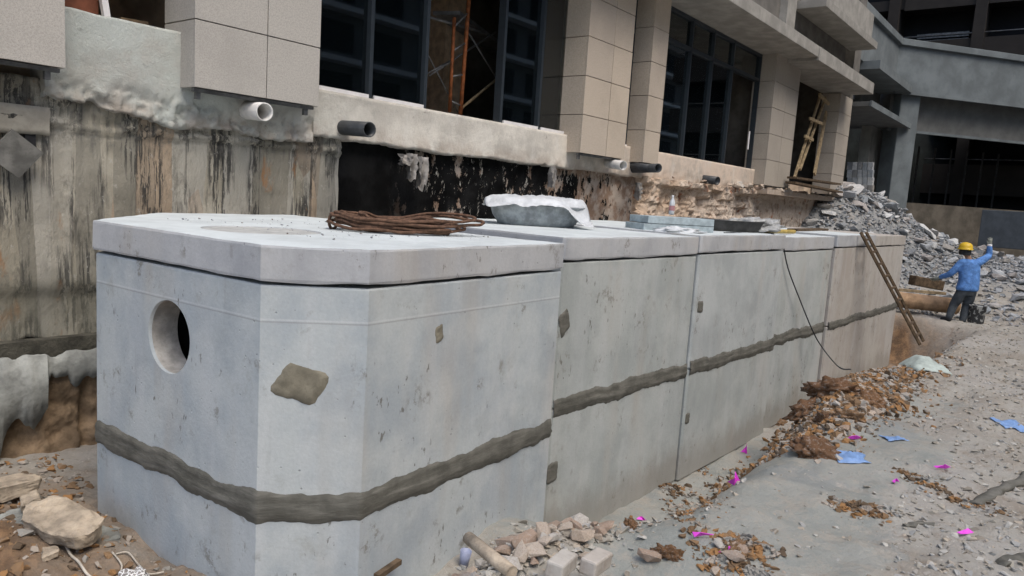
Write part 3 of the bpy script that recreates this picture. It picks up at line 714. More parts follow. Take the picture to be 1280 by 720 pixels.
inner = bpy.data.objects.new('c', incut); COL.objects.link(inner)
boolean(up1, [inner, cutter(hc, fn, .215, .45)])
ro_ = []
for k in range(41):
    t = 2*PI*k/40; r = []
    for rr, e in ((.215, -.17), (.2145, -.01), (.222, .004), (.236, .006), (.246+.008*fr(math.cos(t), math.sin(t), 0, 2), -.001)):
        r.append(hc+fx*(rr*math.cos(t))+Vector((0, 0, rr*math.sin(t)))+fn*e)
    ro_.append(r)
G1(MB().grid([r[::-1] for r in ro_]).build('hole_rim', m_plain('rim_concrete', (.36, .34, .31), .9, var=.3, sc=12)))
# faint recessed manhole disc on the lid
mh = at_z(328, 287.5, ZT)
boolean(ld1, cutter((mh.x, mh.y, ZT+.03), (0, 0, 1), .37, .045))
G1(MB().lathe([(.0001, 0), (.355, 0)], 48, (mh.x, mh.y, ZT-.006)).build('manhole_cover', m_plain('cover_concrete', (.42, .42, .40), .9, var=.2, sc=9)))
# mortar plugs on the first tank
e1v = (Vector(O1[1])-Vector(O1[0])).normalized(); e2v = (Vector(O1[2])-Vector(O1[1])).normalized()
def on_edge(px, py, A, B):
    d = ray(px, py); A = Vector(A); B = Vector(B); n = Vector((B.y-A.y, A.x-B.x)); s = n.dot(A)/n.dot(Vector((d.x, d.y))); return d*s
def patch(G, px, py, A, B, w, h, seed, ang=0.0, mat='mortar', out=.004):
    c = on_edge(px, py, A, B); e = (Vector(B)-Vector(A)).normalized(); n = Vector((e.y, -e.x, 0))
    return G(patch_mesh(c+n*.002, (e.x, e.y, 0), None, w, h, seed, out, ang).build('mortar_patch', M[mat]))
M['mortar_dry'] = m_plain('dry_mortar', (.20, .18, .135), .9, var=.3, sc=10)
patch(G1, 375, 480, O1[0], O1[1], .24, .19, 3, -.45, 'mortar_dry', .0025)
patch(G1, 549, 417, O1[1], O1[2], .07, .10, 5, .2, 'mortar_dry', .001)
for i, (px, py, w_, h_) in enumerate(()):
    patch(G1, px, py, O1[0] if px < 456 else O1[1], O1[1] if px < 456 else O1[2], w_*.3, h_*.3, 11+i, .3, 'mortar_dry', .001)

TY = lambda s: 3.2649-math.sin(.0297)*s; TX = lambda s: 4.8432+s
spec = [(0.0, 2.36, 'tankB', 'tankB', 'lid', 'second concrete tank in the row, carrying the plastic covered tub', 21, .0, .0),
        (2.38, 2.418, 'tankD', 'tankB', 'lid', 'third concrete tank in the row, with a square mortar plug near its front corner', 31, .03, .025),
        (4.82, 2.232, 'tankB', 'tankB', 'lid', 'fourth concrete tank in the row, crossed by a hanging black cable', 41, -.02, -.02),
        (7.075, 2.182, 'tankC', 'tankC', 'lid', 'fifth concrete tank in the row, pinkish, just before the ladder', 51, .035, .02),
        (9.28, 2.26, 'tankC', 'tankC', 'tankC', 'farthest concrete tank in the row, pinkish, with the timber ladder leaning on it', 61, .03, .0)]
TK = []
for s, L, mu, ml, ld, lab, sd_, dy, dz in spec:
    y0 = TY(s)-dy
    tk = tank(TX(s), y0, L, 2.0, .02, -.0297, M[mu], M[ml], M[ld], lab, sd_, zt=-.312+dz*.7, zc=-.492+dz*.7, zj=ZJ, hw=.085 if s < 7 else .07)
    TK.append(tk)
patch(TK[0][1], 705, 404, TK[0][5][1], TK[0][5][2], .13, .20, 7, .5)
patch(TK[0][1], 690, 591, TK[0][5][1], TK[0][5][2], .14, .18, 8, 0)
patch(TK[1][1], 875, 383, TK[1][5][1], TK[1][5][2], .13, .13, 9, 0)
patch(TK[1][1], 859, 523, TK[1][5][1], TK[1][5][2], .10, .12, 10, 0)

# ---------------------------------------------------------------- things lying on the lids
LZ = ZT
def rope_coil():
    c = at_z(499, 291, LZ)
    g = empty('rope_coil', (c.x, c.y, LZ), rz=-.86, label='flat coil of thick brown rope lying on the nearest tank lid', cat='rope')
    r = .0115; rr = random.Random(3)
    for k in range(15):
        a = .46-.016*k+rr.uniform(-.03, .03); b = .26-.010*k+rr.uniform(-.04, .03); ox = -.06+rr.uniform(-.03, .03); oy = rr.uniform(-.03, .03)
        z = .014+.024*(k % 4)+rr.uniform(0, .014); ext = (.10, .20, .30)[(k//3) % 3] if k % 3 == 0 else 0; pts = []
        for i in range(73):
            t = 2*PI*i/72; cx = math.cos(t); sy = math.sin(t)
            x = a*cx+ox+ext*sst(.1, 1, cx); y = b*sy*(1-.45*sst(.2, 1, cx)*(1 if ext else .3))+oy+(ext*.25*sst(.2, 1, cx))
            zz = z+.012*nz(cx*2, sy*2, k, 1.2)+.035*sst(.5, 1, -cx)+(.034*(1+sy)*sst(0, .6, cx) if ext else 0)
            pts.append((x+.014*nz(cx*2, sy*2, k, 1.3), y+.020*nz(sy*2, cx*2, k+5, 1.3), max(.012, zz)))
        MB().tube(pts, r, 7, caps=False).build('rope_turn', M['rope'], g)
    pts = [(-.48+.02*math.cos(t), .05*math.cos(t), .055+.055*math.sin(t)) for t in [2*PI*i/24 for i in range(25)]]
    MB().tube(pts, r, 7, caps=False).build('rope_tie', M['rope'], g)
rope_coil()
def tub(name, c, rz, L, W, H, mat, label, cat='tub', cover=None):
    g = empty(name, c, rz, label=label, cat=cat)
    prof = [(0.001, .01), (.72, .0), (.80, .02), (.93, .45), (1.0, .93), (1.03, .95), (1.03, 1.0), (.97, 1.0), (.90, .5), (.74, .1), (.001, .08)]
    seg = 40; rows = []
    for r, z in prof:
        row = []
        for k in range(seg+1):
            t = 2*PI*k/seg; q = (abs(math.cos(t))**3.2+abs(math.sin(t))**3.2)**(-1/3.2)
            row.append((r*q*math.cos(t)*L/2, r*q*math.sin(t)*W/2, z*H))
        rows.append(row)
    MB().grid([r[::-1] for r in rows]).build('shell', mat, g, fix=True); return g
def sheet(w, d, fn, mat, parent, name='cover', n=40):
    Pt = [[(w*(i/n-.5), d*(j/n-.5), fn(w*(i/n-.5), d*(j/n-.5))) for j in range(n+1)] for i in range(n+1)]
    o = MB().grid(Pt).build(name, mat, parent); m = o.modifiers.new('s', 'SOLIDIFY'); m.thickness = .002; return o
c0 = at_z(654, 282, -.312)
tg = tub('tub', (c0.x+.28, c0.y+.05, -.312), -.80, 1.0, .60, .22, M['rubber'], 'grey oval tub draped with crumpled white plastic on the second lid')
def cov(x, y):
    r = math.hypot(x/.54, y/.33); h = .262+.03*(1-r*r)+.05*(.5-abs(fr(x, y, 3, 3.2, 2)))+.028*(.4-abs(nz(x, y, 1, 11)))+.012*nz(x, y, 3, 26)
    return h-sst(.90, 1.15, r+.10*fr(x, y, 9, 3, 3))*(.055+.14*sst(.2, .45, x))
sheet(1.12, .78, cov, M['plastic_w'], tg)
c0 = at_z(842, 291, -.31); bd = c0+Vector((.25, .15, 0))
bo = empty('board_stack', (bd.x, bd.y, -.312), -.55, label='blue-grey insulation boards lying beside the bottle on the third lid', cat='boards')
for k in range(2): MB().box(-.50+.05*k, .42, -.22, .20, .002+k*.092, .088+k*.085).build('board', M['block'], bo, bevel=.004)
c1_ = at_z(845, 286, -.31)
def rock_mesh(name, mat, seed, sx=1, sy=1, sz=1, n=22, flat=0.0):
    r = random.Random(seed); bm = bmesh.new()
    for i in range(n):
        v = Vector((r.gauss(0, 1), r.gauss(0, 1), r.gauss(0, 1))).normalized()*r.uniform(.75, 1.0)
        v = Vector((max(-.72, min(.72, v.x))*sx, max(-.72, min(.72, v.y))*sy, max(-.62, min(.62, v.z))*sz)); bm.verts.new(v)
    h = bmesh.ops.convex_hull(bm, input=bm.verts)
    bmesh.ops.delete(bm, geom=[e for e in h['geom_interior'] if isinstance(e, bmesh.types.BMVert)], context='VERTS')
    bmesh.ops.recalc_face_normals(bm, faces=bm.faces)
    me = bpy.data.meshes.new(name); bm.to_mesh(me); bm.free(); me.materials.append(mat); return me
def lump_mesh(name, mat, seed, amp=.35, sub=4, sc=(1, 1, 1), fq=1.6):
    bm = bmesh.new(); bmesh.ops.create_icosphere(bm, subdivisions=sub, radius=1)
    for v in bm.verts:
        p = v.co.copy(); d = 1+amp*noise.fractal(p*fq+Vector((seed*3.1, 0, 0)), 1, 2, 5)+.25*amp*abs(noise.noise(p*7+Vector((seed, 0, 0)))); v.co = Vector((p.x*sc[0], p.y*sc[1], p.z*sc[2]))*d
    for f in bm.faces: f.smooth = True
    me = bpy.data.meshes.new(name); bm.to_mesh(me); bm.free(); me.materials.append(mat); return me
def place(name, me, loc, rot=(0, 0, 0), s=1.0, **k):
    o = bpy.data.objects.new(name, me); o.location = loc; o.rotation_euler = rot; o.scale = (s, s, s) if not isinstance(s, tuple) else s
    return link(o, **k)
c1_ = at_z(843, 292, -.31)
place('plaster_bag', lump_mesh('bag', M['plastic_w'], 4, .5, 4, (.26, .16, .05), 2.5), (c1_.x+.1, c1_.y, -.29), (0, 0, -.6), label='torn white bag and cement scraps in front of the blue-grey boards', cat='bag')
bt = at_z(845, 290, -.31); bt = empty('bottle', (bt.x+.35, bt.y+.25, -.120), label='clear water bottle with red and white label standing on the boards', cat='bottle')
MB().lathe([(.001, 0), (.032, 0), (.034, .02), (.034, .14), (.028, .17), (.013, .20), (.013, .215)], 16).build('shell', M['plastic_w'], bt)
MB().lathe([(.0352, .05), (.0352, .11)], 16).build('wrapper', m_plain('red_label', (.45, .22, .22), .5, var=.3), bt)
MB().lathe([(.015, .212), (.015, .235), (.001, .236)], 12).build('cap', M['plastic_w'], bt)
c0 = at_z(910, 291, -.306)
tub('tub', (c0.x+.3, c0.y+.22, -.310), -.5, 1.15, .62, .16, M['rubber_dark'], 'dark mortar tub lying in the middle of the third and fourth lids')
c0 = at_z(945, 292, -.306)
pb = place('plastic_bag', lump_mesh('bag2', m_plain('clear_plastic', (.38, .38, .37), .25, var=.35, sc=20, coords='obj'), 9, .55, 4, (.42, .26, .11), 2.2), (c0.x+.3, c0.y+.2, -.23), (0, 0, -.5), label='crumpled clear plastic bag leaning on the dark mortar tub', cat='plastic bag')
c0 = at_z(985, 293, -.30)
place('hose', MB().tube([(c0.x-.3, c0.y+.2, -.28), (c0.x, c0.y+.15, -.27), (c0.x+.4, c0.y+.25, -.28), (c0.x+.9, c0.y+.2, -.28)], .03, 8).mesh('hose', m_plain('yellow_hose', (.50, .36, .10), .6, var=.3)), (0, 0, 0), label='short yellow-orange hose end lying behind the cable', cat='hose')
def board(px0, py0, px1, py1, z, w_, label, mat):
    a = at_z(px0, py0, z); b = at_z(px1, py1, z); a.z = b.z = z+.02
    o = MB().beam(a, b, w_, .04).build('plank', mat, label=label, cat='plank'); return o
board(990, 289, 1030, 288, -.30, .16, 'dark plank lying at the back of the fifth lid', M['wood_dark'])
# black cable from the lids down to the yard
pts = [at_z(905, 292, -.30), at_z(950, 291, -.30), at_z(966, 293, -.30)]
pts = [Vector((p.x, p.y, -.292)) for p in pts]
e_ = on_edge(975, 300, TK[2][5][1], TK[2][5][2]); e_.y -= .02; pts.append(Vector((e_.x-.15, e_.y+.08, -.29))); pts.append(e_)
for px, py, dy in ((985, 335, .05), (1000, 375, .10), (1018, 418, .18), (1032, 440, .3)):
    q = on_edge(px, py, TK[2][5][1], TK[2][5][2]); q = q*(1-dy*.28); pts.append(q)
q = at_z(1049, 459, -1.88); pts.append(q); pts.append(q+Vector((.15, -.1, -.03)))
def smooth_path(pts, n=6):
    out = []
    for i in range(len(pts)-1):
        p0, p1, p2, p3 = pts[max(i-1, 0)], pts[i], pts[i+1], pts[min(i+2, len(pts)-1)]
        for k in range(n):
            t = k/n; out.append(.5*((2*p1)+(p2-p0)*t+(2*p0-5*p1+4*p2-p3)*t*t+(3*p1-p0-3*p2+p3)*t**3))
    out.append(pts[-1]); return out
MB().tube(smooth_path(pts), .009, 6).build('cable', M['cable'], label='thin black cable hanging from the tank lids down to the clay heap', cat='cable')

# ---------------------------------------------------------------- pipes in the wall
def pipe(a, b, r, mat, label, inner=None):
    a = Vector(a); b = Vector(b); d = (b-a).normalized(); u = d.cross(Vector((0, 0, 1))).normalized(); v = u.cross(d)
    rows = []
    for p, rr in ((a, r), (b, r), (b, r*.86), (a+(b-a)*.3, r*.86)):
        rows.append([p+u*(rr*math.cos(t))+v*(rr*math.sin(t)) for t in [2*PI*k/24 for k in range(25)]])
    g = MB().grid(rows).build('drain_pipe', mat, label=label, cat='pipe', fix=False)
    return g
def pipe_px(x0, y0, x1, y1, ya, yb, r, mat, label):
    b = at_y(x1, y1, yb); a = b+Vector((-.05, 1, 0)).normalized()*(ya-yb) if x0 is None else at_y(x0, y0, ya); return pipe(a, b, r, M[mat], label)
pipe_px(300, 137, 331, 140, 6.6, 6.12, .085, 'pvcw', 'large white plastic pipe stub under the grey granite column')
pipe_px(420, 159, 462, 162, 6.6, 5.95, .078, 'pvcd', 'thick dark grey pipe stub above the black membrane')
pipe_px(752, 203, 779, 207, 6.6, 6.0, .075, 'pvcw', 'white plastic pipe stub below the pinkish column')
pipe_px(783, 206, 812, 210, 6.6, 6.0, .06, 'pvcd', 'upper black pipe stub beside the white stub')
pipe_px(785, 211, 823, 210, 6.6, 5.8, .075, 'pvcd', 'longer dark grey pipe stub crossing the other black stub')
pipe_px(872, 223, 897, 226, 6.6, 6.1, .085, 'pvcd', 'dark pipe stub under the second big window')

# membrane flap and flakes
def flap(px, py, w_, h_, label):
    a = at_y(px, py, 6.38); n = 14
    Pt = [[(a.x+w_*(i/n-.5)*(1-.4*j/n), a.y-.06*math.sin(j/n*2+i*.5)-.04*nz(i*.5, j*.5, px), a.z-h_*(j/n)*(1+.3*nz(i*.4, 0, px))) for j in range(n+1)] for i in range(n+1)]
    o = P(MB().grid(Pt).build('membrane_flap', m_plain('torn_membrane', (.30, .28, .26), .6, var=.5, sc=7))); return o
flap(514, 192, .14, .30, ''); flap(527, 196, .16, .36, ''); flap(505, 193, .22, .12, ''); flap(690, 208, .10, .30, ''); flap(798, 228, .12, .28, '')

# ---------------------------------------------------------------- scaffold, trestle
def scaffold():
    g = empty('scaffold_frame', (6.9, 7.2, .85), label='rusty orange scaffold frame inside the unglazed window opening', cat='scaffold')
    gi = Matrix.Translation(-g.location)
    def S(o): o.parent = g; o.matrix_parent_inverse = gi; return o
    a0 = at_y(575, 150, 7.0); a1 = at_y(587, 0, 7.0); b0 = at_y(562, 140, 7.0); b1 = at_y(568, 22, 7.0)
    S(MB().tube([a0, a1+Vector((0, 0, .4))], .028, 8).build('upright', M['steel_rust']))
    S(MB().tube([b0, b1], .024, 8).build('upright', M['steel_rust']))
    for f in (.12, .38, .65, .9): S(MB().tube([a0.lerp(a1, f), b0.lerp(b1, f)], .014, 6).build('rung', M['steel_grey']))
    for (x0, y0, x1, y1), m, r in (((536, 95, 620, 40), 'steel_grey', .014), ((585, 40, 622, 100), 'steel_grey', .014), ((576, 136, 622, 98), 'wood', .02), ((530, 60, 575, 145), 'steel_grey', .012), ((534, 92, 565, 75), 'steel_grey', .012)):
        S(MB().tube([at_y(x0, y0, 7.25), at_y(x1, y1, 7.25)], r, 6).build('brace', M[m]))
    a = at_y(558, 16, 7.3); S(MB().beam(a, a+Vector((2.4, 1.0, 0)), .4, .05).build('deck_board', M['steel_grey']))
    a = at_y(525, 18, 7.2); S(MB().tube([a, a+Vector((1.2, -.1, 0))], .02, 6).build('brace', M['steel_grey']))
    for px in (482, 503): S(MB().tube([at_y(px, 118, 7.3), at_y(px+8, 0, 7.3)], .022, 6).build('upright', M['steel_rust']))
    S(MB().tube([at_y(462, 48, 7.3), at_y(530, 52, 7.3)], .018, 6).build('brace', M['steel_grey']))
scaffold()
def trestle():
    g = empty('timber_trestle', (22, 6.2, .6), label='leaning A-shaped timber trestle in the dark doorway at the far end of the facade', cat='trestle')
    gi = Matrix.Translation(-g.location)
    def S(o): o.parent = g; o.matrix_parent_inverse = gi; return o
    y = 6.35
    for a, b, w_ in (((993, 222), (1026, 118), .10), ((1000, 212), (1032, 122), .08), ((1018, 218), (1033, 140), .16)):
        S(MB().beam(at_y(*a, y), at_y(*b, y+.15), w_, .05, (0, 1, 0)).build('leg', M['wood'], bevel=.005))
    for a, b in (((1012, 148), (1028, 155)), ((1024, 118), (1036, 130)), ((1006, 170), (1016, 175))):
        S(MB().beam(at_y(*a, y-.03), at_y(*b, y-.03), .08, .05, (0, 1, 0)).build('cross_bar', M['wood']))
trestle()
for i, (a, b, lab) in enumerate((((990, 222), (1046, 230), 'upper weathered plank under the timber trestle'), ((988, 228), (1048, 240), 'lower weathered plank under the timber trestle'))):
    p, q = at_y(*a, 6.0-.05*i), at_y(*b, 6.0-.05*i); MB().beam(p, q, .25, .05).build('plank', M['wood_dark'], label=lab, cat='plank')

# ---------------------------------------------------------------- ladder
def ladder():
    g = empty('ladder', (13.9, 1.9, -2.04), label='narrow timber ladder leaning against the farthest tank', cat='ladder')
    gi = Matrix.Translation(-g.location)
    def S(o): o.parent = g; o.matrix_parent_inverse = gi; return o
    ft = at_z(1150, 431, -2.05); tp = on_edge(1071, 290, TK[4][5][1], TK[4][5][2]); tp.y -= .06
    dx = Vector((.46, .02, 0))
    for k in (0, 1):
        S(MB().beam(ft+dx*k, tp+dx*k, .035, .045).build('rail', M['wood_dark'], bevel=.005))
    for i in range(9):
        f = (i+.7)/9.3; S(MB().beam(ft.lerp(tp, f)-dx*.05, ft.lerp(tp, f)+dx*1.05, .04, .03).build('rung', M['wood_dark']))
ladder()

# ---------------------------------------------------------------- worker
def worker():
    org = at_z(1195, 402, -2.04); S_ = 60.3
    rg = Vector((math.sin(YAW), -math.cos(YAW), 0)); fwd = Vector((math.cos(YAW), math.sin(YAW), 0))
    g = empty('person', org, label='worker in blue jacket, dark trousers and yellow helmet raising the right arm beside a bucket', cat='person')
    def J(px, py, dep=0.0):
        # undo camera roll roughly
        dx = (px-1195)/S_; dz = (402-py)/S_; c, s = math.cos(ROLL), math.sin(ROLL)
        x = dx*c+dz*s*1.0; z = dz*c-dx*s*-1.0*0
        return rg*(dx+dz*.075)+Vector((0, 0, dz-dx*.0))+fwd*dep
    skinm = m_plain('skin', (.28, .16, .10), .6, var=.1, coords='obj'); jack = m_plain('blue_jacket', (.10, .23, .52), .8, var=.3, sc=10, coords='obj', bump=.05, bs=8)
    trous = m_plain('dark_trousers', (.050, .058, .066), .9, var=.35, sc=8, coords='obj', bump=.03, bs=8); glove = m_plain('grey_glove', (.22, .23, .20), .9, coords='obj')
    def limb(mb, pts, rad, sub=5, seg=14):
        ps = smooth_path(pts, sub); rs_ = []; n = len(pts)
        for i in range(len(ps)):
            f = i/sub; k = min(int(f), n-2); u = f-k; rs_.append(rad[k]*(1-u)+rad[k+1]*u)
        mb.tube(ps, rs_, seg)
        for p, r in ((ps[0], rs_[0]), (ps[-1], rs_[-1])): ball(mb, p, (r, r, r))
    def ball(mb, c, rr_, n=10):
        ax = (rg, fwd, Vector((0, 0, 1))); rows = []
        for i in range(n+1):
            th = PI*i/n; rows.append([Vector(c)+ax[0]*(rr_[0]*math.sin(th)*math.cos(p))+ax[1]*(rr_[1]*math.sin(th)*math.sin(p))+ax[2]*(rr_[2]*math.cos(th)) for p in [2*PI*k/16 for k in range(17)]])
        mb.grid(rows)
    def torso(mb, secs, seg=24):
        rows = [[Vector(c)+rg*(a*math.copysign(abs(math.cos(t))**.85, math.cos(t)))+fwd*(b*math.sin(t)) for t in [2*PI*k/seg for k in range(seg+1)]] for c, a, b in secs]
        mb.grid(rows); m = len(mb.v)
        for e in (0, -1): mb.add(rows[e][:-1], [tuple(range(seg))], True)
    def fuse(mb, name, mat, vox, it=4):
        o = mb.build(name, mat, g, fix=True); m = o.modifiers.new('r', 'REMESH'); m.mode = 'VOXEL'; m.voxel_size = vox; m.use_smooth_shade = True
        k = o.modifiers.new('s', 'SMOOTH'); k.iterations = it; k.factor = .5; return o
    nk = J(1195, 321, .06); hd = J(1191, 313, .10)
    sR, eR, wR = J(1208, 325, .0), J(1221, 317, .10), J(1220.5, 304, .12)
    sL, eL, wL = J(1188, 328, .05), J(1179, 342, .10), J(1172.5, 349, .28)
    hL, kL, aL = J(1193.5, 364, .0), J(1189, 382, .04), J(1184.5, 398, -.02)
    hR, kR, aR = J(1205, 364, .0), J(1205.5, 383, .05), J(1201, 401, -.05)
    mb = MB()
    ball(mb, hd+Vector((0, 0, .02)), (.078, .098, .115)); ball(mb, hd+fwd*.095+Vector((0, 0, -.005)), (.016, .022, .024))
    for sd in (-1, 1): ball(mb, hd+rg*(.078*sd)+Vector((0, 0, .01)), (.012, .02, .03))
    limb(mb, [hd, nk, J(1197, 328, .03)], [.055, .055, .07])
    limb(mb, [J(1197, 328, .03), J(1199, 345, .01), J(1199, 360)], [.10, .10, .10])
    for a, e, w_ in ((sR, eR, wR), (sL, eL, wL)): limb(mb, [a, e, w_], [.045, .036, .027])
    for h_, k, an in ((hL, kL, aL), (hR, kR, aR)): limb(mb, [h_, k, an], [.07, .048, .036])
    for wpt, e in ((wR, eR), (wL, eL)):
        d = (wpt-e).normalized(); sv_ = d.cross(fwd).normalized(); ball(mb, wpt+d*.05, (.036, .03, .045))
    fuse(mb, 'body', skinm, .011, 3)
    mb = MB()
    torso(mb, [(J(1200, 362), .215, .145), (J(1200, 359), .225, .155), (J(1200, 350), .205, .145), (J(1199, 340, .02), .21, .145), (J(1198, 331, .03), .205, .135), (J(1197, 326, .04), .17, .12), (J(1196, 322.5, .05), .09, .085)])
    limb(mb, [J(1203, 328, .02), sR, eR, wR.lerp(eR, .15)], [.09, .085, .066, .05]); limb(mb, [J(1192, 330, .04), sL, eL, wL.lerp(eL, .15)], [.09, .085, .066, .05])
    fuse(mb, 'jacket', jack, .012, 5)
    mb = MB()
    torso(mb, [(J(1200, 355), .17, .12), (J(1200, 362), .185, .135), (J(1200, 368), .165, .125)])
    limb(mb, [J(1194.5, 364), J(1191.5, 374, .02), kL, aL+Vector((0, 0, .03))], [.115, .105, .085, .068]); limb(mb, [J(1205, 364), J(1205.5, 374, .02), kR, aR+Vector((0, 0, .03))], [.115, .105, .085, .068])
    fuse(mb, 'trousers', trous, .012, 4)
    for a in (aL, aR):
        mb = MB(); limb(mb, [a+Vector((0, 0, .03)), a+Vector((0, 0, -.02)), a+fwd*.09-rg*.01+Vector((0, 0, -.035)), a+fwd*.19-rg*.03+Vector((0, 0, -.045))], [.055, .055, .046, .038]); fuse(mb, 'boot', M['dark'], .01, 2)
    for wpt, e, up_ in ((wR, eR, 1), (wL, eL, 0)):
        d = (wpt-e).normalized(); s_ = d.cross(fwd).normalized(); mb = MB()
        limb(mb, [wpt-d*.02, wpt+d*.05, wpt+d*.095], [.030, .040, .036])
        for k in range(4):
            b = wpt+d*.09+s_*(.021*(k-1.5)); ln = (.066, .078, .072, .055)[k]; cu = fwd*(.018 if up_ else .04)
            limb(mb, [b, b+d*(ln*.55)+s_*(.004*(k-1.5))+cu*.3, b+d*ln+s_*(.007*(k-1.5))+cu], [.0115, .0105, .009], 3, 8)
        limb(mb, [wpt+d*.03+s_*.03, wpt+d*.055+s_*.055, wpt+d*.085+s_*.066], [.014, .012, .010], 3, 8)
        fuse(mb, 'glove', glove, .005, 1)
    cf = wR-(wR-eR).normalized()*.0; MB().tube([wR.lerp(eR, .14), wR.lerp(eR, -.10)], .046, 12).build('cuff', M['white'], g)
    # helmet
    yel = m_plain('yellow_helmet', (.62, .40, .03), .4, var=.1, coords='obj', bump=0)
    h = hd+Vector((0, 0, .045)); prof = [(.148, -.012), (.148, .0), (.130, .012), (.130, .05), (.112, .095), (.075, .125), (.03, .138), (.001, .14)]
    MB().lathe(prof, 28, h).build('helmet', yel, g)
    MB().lathe([(.105, -.10), (.112, -.05), (.112, .0), (.1, .02)], 20, hd+Vector((0, 0, .02))).build('hair', M['dark'], g)
worker()
def bucket():
    b = at_z(1219, 404, -2.04); g = empty('bucket', (b.x, b.y, -2.04), label='dark paint bucket with pale smears standing right of the worker', cat='bucket')
    t = NT('smeared_bucket', 'obj', .6); c = t.mix(t.ramp(t.noise(9, 5), .5, .56), (.05, .05, .052), (.48, .48, .46)); m = t.done(c)
    MB().lathe([(.001, 0), (.135, 0), (.15, .02), (.168, .36), (.178, .365), (.178, .385), (.16, .385), (.14, .05), (.001, .045)], 24).build('shell', m, g)
    MB().tube([(.172*math.cos(t), .172*math.sin(t), .37-.12*abs(math.sin(t))) for t in [PI*k/16 for k in range(17)]], .005, 5).build('handle', M['steel_grey'], g)
bucket()

# ---------------------------------------------------------------- rusty pipe, timber etc near the far end of the row
def far_things():
    a = at_x(1118, 374, 17.3); b = at_x(1180, 378, 18.6)
    pipe(at_x(1112, 373, 17.6), at_x(1196, 383, 18.4), .17, m_plain('tan_rust_pipe', (.34, .22, .13), .85, var=.4, sc=5), 'large tan rusty pipe lying behind the farthest tank and the worker')
    MB().beam(at_x(1140, 350, 18.6), at_x(1176, 357, 19.2), .22, .22).build('timber_baulk', M['wood_dark'], label='short dark brown timber baulk propped above the rusty pipe', cat='timber', bevel=.02)
    MB().beam(at_x(1120, 362, 18.2), at_x(1182, 367, 18.6), .10, .06).build('plank', M['wood'], label='thin brown plank lying over the rusty pipe', cat='plank')
    c = at_z(1163, 386, -2.04); place('tub', MB().lathe([(.001, 0), (.15, 0), (.2, .22), (.21, .22), (.18, .05), (.001, .04)], 20).mesh('tub', M['rubber_dark']), (c.x, c.y, -2.06), label='small dark tub on the ground under the rusty pipe', cat='tub')
far_things()

# ---------------------------------------------------------------- rubble
ROCKS = [rock_mesh('rubble_chunk', M['chunk'], 40+i, 1.25, .95, .42+.08*(i % 4), 16) for i in range(8)]
ROCKW = [rock_mesh('masonry_chunk', M['chunk_warm'], 60+i, 1.15, .85, .5+.1*(i % 3), 16) for i in range(8)]
def drop(me, x, y, s, sink=.15, rr=rnd, name='rubble_chunk', lift=0.0, **k):
    return place(name, me, (x, y, ground_z(x, y)+s*(.45-sink)+lift), (rr.uniform(-.5, .5), rr.uniform(-.5, .5), rr.uniform(0, 6.3)), (s*rr.uniform(.7, 1.3), s*rr.uniform(.7, 1.2), s*rr.uniform(.6, 1.2)), **k)
rh = random.Random(11); n = 0
while n < 270:
    x = rh.uniform(19.5, 31.5); y = rh.uniform(.5, 6.4)
    if ground_z(x, y) < -1.25-.0*x: 
        if rh.random() > .25: continue
    if x > 30.8+(6.4-y)*1.3: continue
    s = rh.uniform(.10, .28)*(1.25 if rh.random() < .15 else 1)
    drop(ROCKS[rh.randrange(8)], x, y, s, rr=rh, label='grey broken concrete chunk in the large rubble heap beyond the worker', cat='rubble chunk', group='grey chunks of the far rubble heap'); n += 1
def scatter(name, n, fn, smin, smax, mat, seed, label, flat=.6):
    """many small stones joined into one object"""
    r = np.random.RandomState(seed); base = []
    for k in range(6):
        me = rock_mesh('tmp', mat, 200+k+seed, 1, .85, flat, 9)
        base.append((np.array([v.co[:] for v in me.vertices]), [tuple(p.vertices) for p in me.polygons])); bpy.data.meshes.remove(me)
    V = []; Fc = []; off = 0; c = 0; tries = 0
    while c < n and tries < n*30:
        tries += 1; p = fn(r)
        if p is None: continue
        x, y = p; bv, bf = base[r.randint(6)]; s = smin+(smax-smin)*r.rand()**2.5; a = r.rand()*6.28; ca_, sa = math.cos(a), math.sin(a)
        v = bv*s*np.array([1, .7+.6*r.rand(), .6+.6*r.rand()]); tz = r.rand()-.5
        v = np.stack([v[:, 0]*ca_-v[:, 1]*sa, v[:, 0]*sa+v[:, 1]*ca_, v[:, 2]+tz*v[:, 0]*.6], 1)+np.array([x, y, ground_z(x, y)+s*.15])
        V.append(v); Fc += [tuple(i+off for i in f) for f in bf]; off += len(v); c += 1
    V = np.concatenate(V); me = bpy.data.meshes.new(name); me.from_pydata(V.tolist(), [], Fc); me.materials.append(mat)
    o = bpy.data.objects.new(name, me); link(o, label=label, cat=name.replace('_', ' '), kind='stuff'); return o
def m_gravel(name, cols):
    t = NT(name, rough=.95); c = cols[0]; v = t.n.new('ShaderNodeTexVoronoi'); t.l.new(t.co, v.inputs['Vector']); v.inputs['Scale'].default_value = 14
    s = t.n.new('ShaderNodeSeparateColor'); t.l.new(v.outputs['Color'], s.inputs[0])
    for i, k in enumerate(cols[1:]): a = (i+1)/len(cols); c = t.mix(t.ramp(s.outputs[0], a-.02, a+.02), c, k)
    t.bump(t.noise(40, 5), .006, .7); return t.done(c)
GW = m_gravel('gravel_mix_tan', [(.31, .285, .24), (.22, .195, .16), (.42, .40, .36), (.30, .295, .28), (.36, .31, .25)])
GG = m_gravel('gravel_mix_grey', [(.18, .195, .21), (.27, .275, .28), (.12, .13, .14), (.36, .36, .36), (.27, .24, .21)])
GC = m_gravel('gravel_mix_clay', [(.165, .105, .06), (.27, .145, .06), (.10, .07, .045), (.33, .285, .24), (.25, .235, .21), (.21, .13, .07)])
